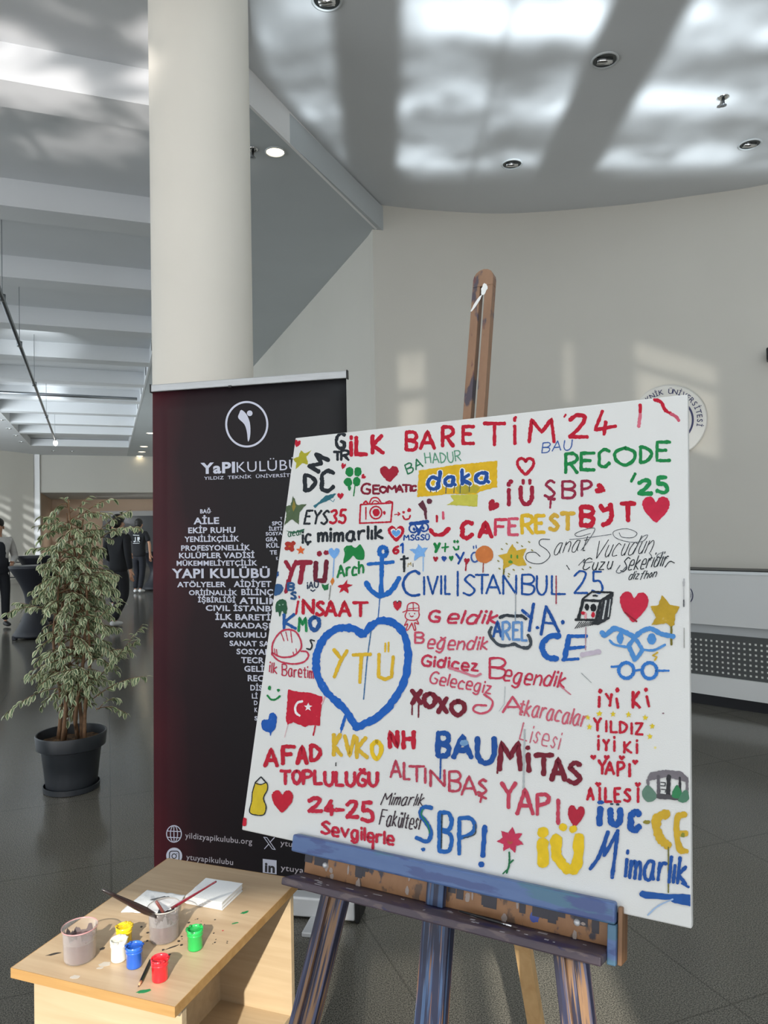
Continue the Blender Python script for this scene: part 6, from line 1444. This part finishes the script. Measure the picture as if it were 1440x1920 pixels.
draw(LT, 'red painted words in five short lines at the lower right', [('s', 6, RED, 26, [(418, 1125), (415, 1220)]), ('d', 6, RED, 425, 1070, 20, 24), ('s', 6, RED, 24, [(478, 1098), (515, 1150)]), ('s', 6, RED, 24, [(532, 1100), (515, 1210)]), ('s', 6, RED, 26, [(578, 1140), (592, 1228)]), ('d', 6, RED, 585, 1062, 20, 26), ('l', 6, [('K', 730, 795, 1225, 1080)], RED, 28), ('s', 6, RED, 24, [(858, 1120), (880, 1215)]), ('d', 6, RED, 852, 1060, 17, 22),
    ('l', 6, [('Y', 368, 432, 1440, 1325), ('I', 480, 486, 1448, 1350), ('L', 525, 582, 1455, 1352), ('D', 610, 675, 1460, 1358), ('I', 715, 722, 1470, 1370), ('Z', 755, 820, 1475, 1372)], RED, 23),
    ('l', 6, [('İ', 408, 412, 1618, 1500), ('Y', 455, 508, 1625, 1525), ('İ', 555, 560, 1630, 1510), ('K', 650, 715, 1645, 1545), ('İ', 765, 770, 1650, 1540)], RED, 23),
    ('l', 8, [('Y', 915, 950, 188, 122), ('A', 948, 990, 190, 130), ('P', 1010, 1042, 198, 132), ('I', 1066, 1072, 202, 140)], RED, 14), ('l', 8, [('A', 858, 888, 318, 258), ('I', 918, 922, 325, 258), ('L', 948, 978, 328, 260), ('E', 995, 1022, 328, 262), ('S', 1042, 1072, 326, 266), ('I', 1108, 1114, 330, 262)], RED, 14)] + [('h', 8, RED, x, y, 30, 26) for x, y in ((888, 107), (955, 108), (1030, 110), (1097, 131), (912, 243), (1110, 244))])
draw(ST, 'ring of small yellow stars around the red words', [('st', 6, '#d9c02a', x, y, 30) for x, y in ((418, 1282), (545, 1285), (690, 1292), (845, 1320), (910, 1398), (888, 1494), (310, 1318), (325, 1405))] + [('d', 6, '#dcd08a', 938, 1600, 12, 12), ('d', 6, '#b8304a', 705, 1790, 8, 8)])
draw(LT, 'bold blue then maroon word at the lower middle', [('l', 0, [('B', 822, 842, 1417, 1375), ('A', 851, 884, 1420, 1380), ('U', 896, 927, 1429, 1384)], DBL, 10), ('d', 0, '#6c94bc', 871, 1393, 8, 6), ('l', 0, [('M', 937, 976, 1443, 1392), ('T', 1004, 1036, 1452, 1416), ('A', 1034, 1060, 1462, 1424), ('S', 1066, 1088, 1468, 1430)], MAR, 9.5), ('s', 0, MAR, 9, [(991, 1414), (992, 1446)]), ('d', 0, MAR, 990, 1402, 4.5, 4.5), ('s', 0, DBL, 3, [(827, 1418), (826, 1460)]), ('s', 0, MAR, 3, [(934, 1430), (933, 1450)]), ('s', 0, '#a8aeb0', 3, [(984, 1368), (982, 1478)])])
draw(DO, 'grey pavilion with green bushes at the right edge', [('f', 8, '#6f6a70', [(1152, 222), (1172, 182), (1250, 168), (1330, 178), (1360, 208), (1362, 232), (1260, 205), (1160, 226)]), ('s', 8, '#6f6a70', 14, [(1160, 220), (1165, 290)]), ('s', 8, '#5a565c', 15, [(1212, 200), (1215, 290)]), ('s', 8, '#2c2c30', 20, [(1265, 200), (1262, 300)]), ('s', 8, '#2c2c30', 12, [(1320, 208), (1322, 290)]), ('s', 8, '#6f6a70', 13, [(1356, 210), (1356, 285)]), ('s', 8, '#4a484c', 26, [(1210, 300), (1320, 310)]), ('s', 8, '#3c3c40', 5, [(1225, 232), (1248, 234), (1246, 250), (1224, 248)]), ('s', 8, '#3c3c40', 5, [(1226, 266), (1250, 268), (1248, 282)]), ('f', 8, '#5c7c6c', [(1130, 290), (1160, 245), (1200, 290), (1195, 318), (1160, 330)], True), ('f', 8, '#2f7a4e', [(1280, 290), (1305, 245), (1330, 285), (1325, 310), (1290, 310)], True), ('f', 8, '#4c7a62', [(1310, 320), (1350, 268), (1368, 310), (1345, 332)], True)])
draw(LT, 'thin red words slanting across the lower middle', [('l', 0, [('A', 733, 752, 1457, 1426), ('L', 758, 769, 1461, 1430), ('T', 768, 796, 1465, 1437), ('I', 797, 799, 1468, 1441), ('N', 808, 834, 1474, 1444), ('B', 843, 864, 1483, 1447), ('A', 866, 894, 1490, 1455)], '#b03c50', 4.6), ('l', 0, [('S', 897, 912, 1488, 1462)], '#b03c50', 5), ('s', 0, '#b03c50', 4.5, [(898, 1491), (912, 1497)]), ('s', 0, '#b03c50', 4, [(905, 1488), (901, 1504)]), ('l', 0, [('Y', 941, 967, 1514, 1468), ('A', 970, 1000, 1526, 1480), ('P', 1008, 1030, 1527, 1490), ('I', 1046, 1048, 1544, 1500)], '#b83c52', 7.5)])
draw(HT, 'red heart beside the thin red words', [('h', 8, '#a81c34', 800, 402, 84, 108, .12)])
draw(LT, 'bold red capitals at the lower left', [('l', 7, [('A', 218, 305, 212, 92), ('F', 345, 428, 198, 76), ('A', 448, 515, 196, 72), ('D', 545, 612, 176, 66)], RED, 28), ('w', 7, 'TOPLULUĞU', 330, 338, 1015, 350, 92, '#b8203a', 24)])
draw(LT, 'red year numbers and handwriting at the bottom left', [('l', 7, [('2', 530, 622, 532, 442), ('4', 645, 708, 560, 460), ('-', 722, 775, 580, 455), ('2', 800, 878, 575, 465), ('5', 905, 985, 605, 472)], '#b8203a', 28), ('w', 7, 'Sevgilerle', 618, 690, 1130, 770, 84, '#b8203a', 19), ('s', 7, '#b8203a', 18, [(985, 740), (985, 800)])])
draw(DO, 'yellow bottle shape with a black outline and loop', [('f', 7, '#c9b025', [(150, 335), (190, 345), (230, 332), (235, 380), (208, 440), (225, 500), (212, 555), (160, 560), (112, 540), (125, 460), (130, 400)], True), ('s', 7, '#22262a', 8, [(148, 335), (190, 345), (230, 332), (236, 380), (208, 440), (226, 500), (212, 556), (160, 562), (110, 540), (125, 460), (130, 400), (148, 335)], True), ('s', 7, '#22262a', 9, [(148, 332), (190, 290), (226, 330)])])
draw(HT, 'red heart at the bottom left', [('h', 7, '#b8182f', 342, 466, 152, 158)])
draw('painted_stroke', 'short red dash in the bottom left corner', [('s', 7, '#b8182f', 28, [(72, 590), (72, 630)])])
draw(LT, 'thin dark brown handwriting at the bottom middle', [('w', 7, 'Mimarlık', 1040, 490, 1335, 492, 82, '#3a2c34', 8, .35), ('w', 7, 'Fakültesi', 1030, 628, 1310, 662, 104, '#3a2c34', 9, .22)])
draw(LT, 'blue and green letters with an exclamation mark at the bottom', [('s', 7, '#1a58a0', 30, [(1402, 510), (1345, 505), (1322, 555), (1368, 620), (1398, 685), (1370, 748), (1292, 722)], True), ('s', 7, '#1f7a4a', 9, [(1340, 520), (1330, 560), (1375, 630), (1388, 690)], True), ('d', 7, '#1a58a0', 1342, 805, 15, 14), ('l', 8, [('B', 118, 180, 575, 385)], '#1a5ca6', 20), ('l', 8, [('P', 218, 296, 590, 412)], '#1a5ca6', 20), ('s', 8, '#24343c', 6, [(132, 390), (128, 560)]), ('s', 8, '#3a4448', 6, [(300, 440), (296, 490), (240, 510)], True), ('s', 8, '#1552a0', 24, [(346, 452), (336, 600)]), ('d', 8, '#1552a0', 328, 642, 16, 15)])
draw('painted_flower', 'pink-red flower on a green stem', [('s', 8, '#1f6a42', 9, [(468, 580), (468, 640), (455, 685)], True), ('s', 8, '#1f6a42', 9, [(466, 640), (488, 620)]), ('s', 8, '#1f6a42', 7, [(460, 665), (436, 688)])] + [('f', 8, '#bb3050', [(475 + 12 * math.cos(a + 1.2), 520 + 12 * math.sin(a + 1.2)), (475 + 42 * math.cos(a + .42), 520 + 40 * math.sin(a + .42)), (475 + 70 * math.cos(a), 520 + 66 * math.sin(a)), (475 + 42 * math.cos(a - .42), 520 + 40 * math.sin(a - .42)), (475 + 12 * math.cos(a - 1.2), 520 + 12 * math.sin(a - 1.2))]) for a in [R(20 + 51.4 * i) for i in range(7)]] + [('d', 8, '#a8503c', 472, 528, 12, 14), ('d', 8, '#bb3050', 476, 518, 14, 10)])
draw(LT, 'thick yellow letters at the bottom', [('s', 8, '#dcb91e', 54, [(636, 528), (634, 640)]), ('d', 8, '#dcb91e', 636, 482, 28, 28), ('s', 8, '#dcb91e', 52, [(702, 508), (706, 595), (752, 660), (805, 645), (816, 505)], True), ('s', 8, '#dcb91e', 34, [(728, 452), (745, 458)]), ('s', 8, '#dcb91e', 34, [(780, 470), (795, 462)])])
draw(LT, 'blue then gold letters at the lower right corner', [('s', 8, '#164f9c', 33, [(922, 362), (918, 440)]), ('d', 8, '#164f9c', 925, 332, 18, 10), ('l', 8, [('U', 974, 1022, 440, 368)], '#164f9c', 33), ('s', 8, '#2a3c50', 10, [(975, 340), (985, 340)]), ('s', 8, '#2a3c50', 10, [(1005, 342), (1015, 342)]), ('l', 8, [('C', 1068, 1118, 472, 380)], '#164f9c', 32), ('d', 8, '#8a8030', 1155, 430, 18, 10), ('s', 8, '#c4a02c', 44, [(1258, 388), (1212, 405), (1202, 455), (1225, 515), (1262, 548)], True), ('s', 8, '#c4a02c', 32, [(1346, 392), (1310, 405), (1304, 480), (1322, 565), (1352, 575)], True), ('s', 8, '#c4a02c', 30, [(1315, 485), (1352, 488)]), ('d', 8, '#7c8030', 1335, 495, 10, 12), ('s', 8, '#6c6a30', 7, [(1263, 555), (1263, 782)])])
draw(LT, 'large blue handwriting at the bottom right', [('s', 8, '#174c96', 19, [(872, 664), (912, 610), (938, 545), (962, 478)], True), ('s', 8, '#174c96', 17, [(962, 478), (945, 540), (942, 598)]), ('s', 8, '#174c96', 17, [(942, 598), (978, 535), (1010, 472)]), ('s', 8, '#174c96', 18, [(1010, 472), (998, 580), (982, 708)]), ('w', 8, 'imarlık', 1048, 702, 1350, 742, 128, '#174c96', 17, .1), ('s', 8, '#174c96', 12, [(1330, 735), (1365, 755)])])
draw('painted_stroke', 'two blue brush strokes under the blue handwriting', [('s', 8, '#1b5098', 32, [(1130, 790), (1250, 802), (1375, 808)], True), ('s', 8, '#1b5098', 26, [(1285, 818), (1375, 838)]), ('s', 8, '#9ab4d4', 8, [(1285, 815), (1210, 850), (1160, 895)], True)])
draw('painted_smudge', 'fine grey paint marks near the right edge', [('s', 6, '#a8a8aa', 16, [(1206, 30), (1204, 95)]), ('s', 6, '#a8a8aa', 6, [(1204, 95), (1204, 220)]), ('s', 6, '#5a5c60', 13, [(1204, 225), (1204, 285)]), ('s', 6, '#8a8a84', 6, [(1206, 485), (1206, 670)]), ('d', 6, '#7a5a64', 1012, 1278, 9, 7), ('s', 6, '#9aa0a0', 6, [(250, 905), (345, 995)]), ('s', 5, '#a8aeb0', 4, [(830, 830), (825, 960), (785, 1015)]), ('s', 7, '#2c2c30', 7, [(722, 190), (722, 212)])])
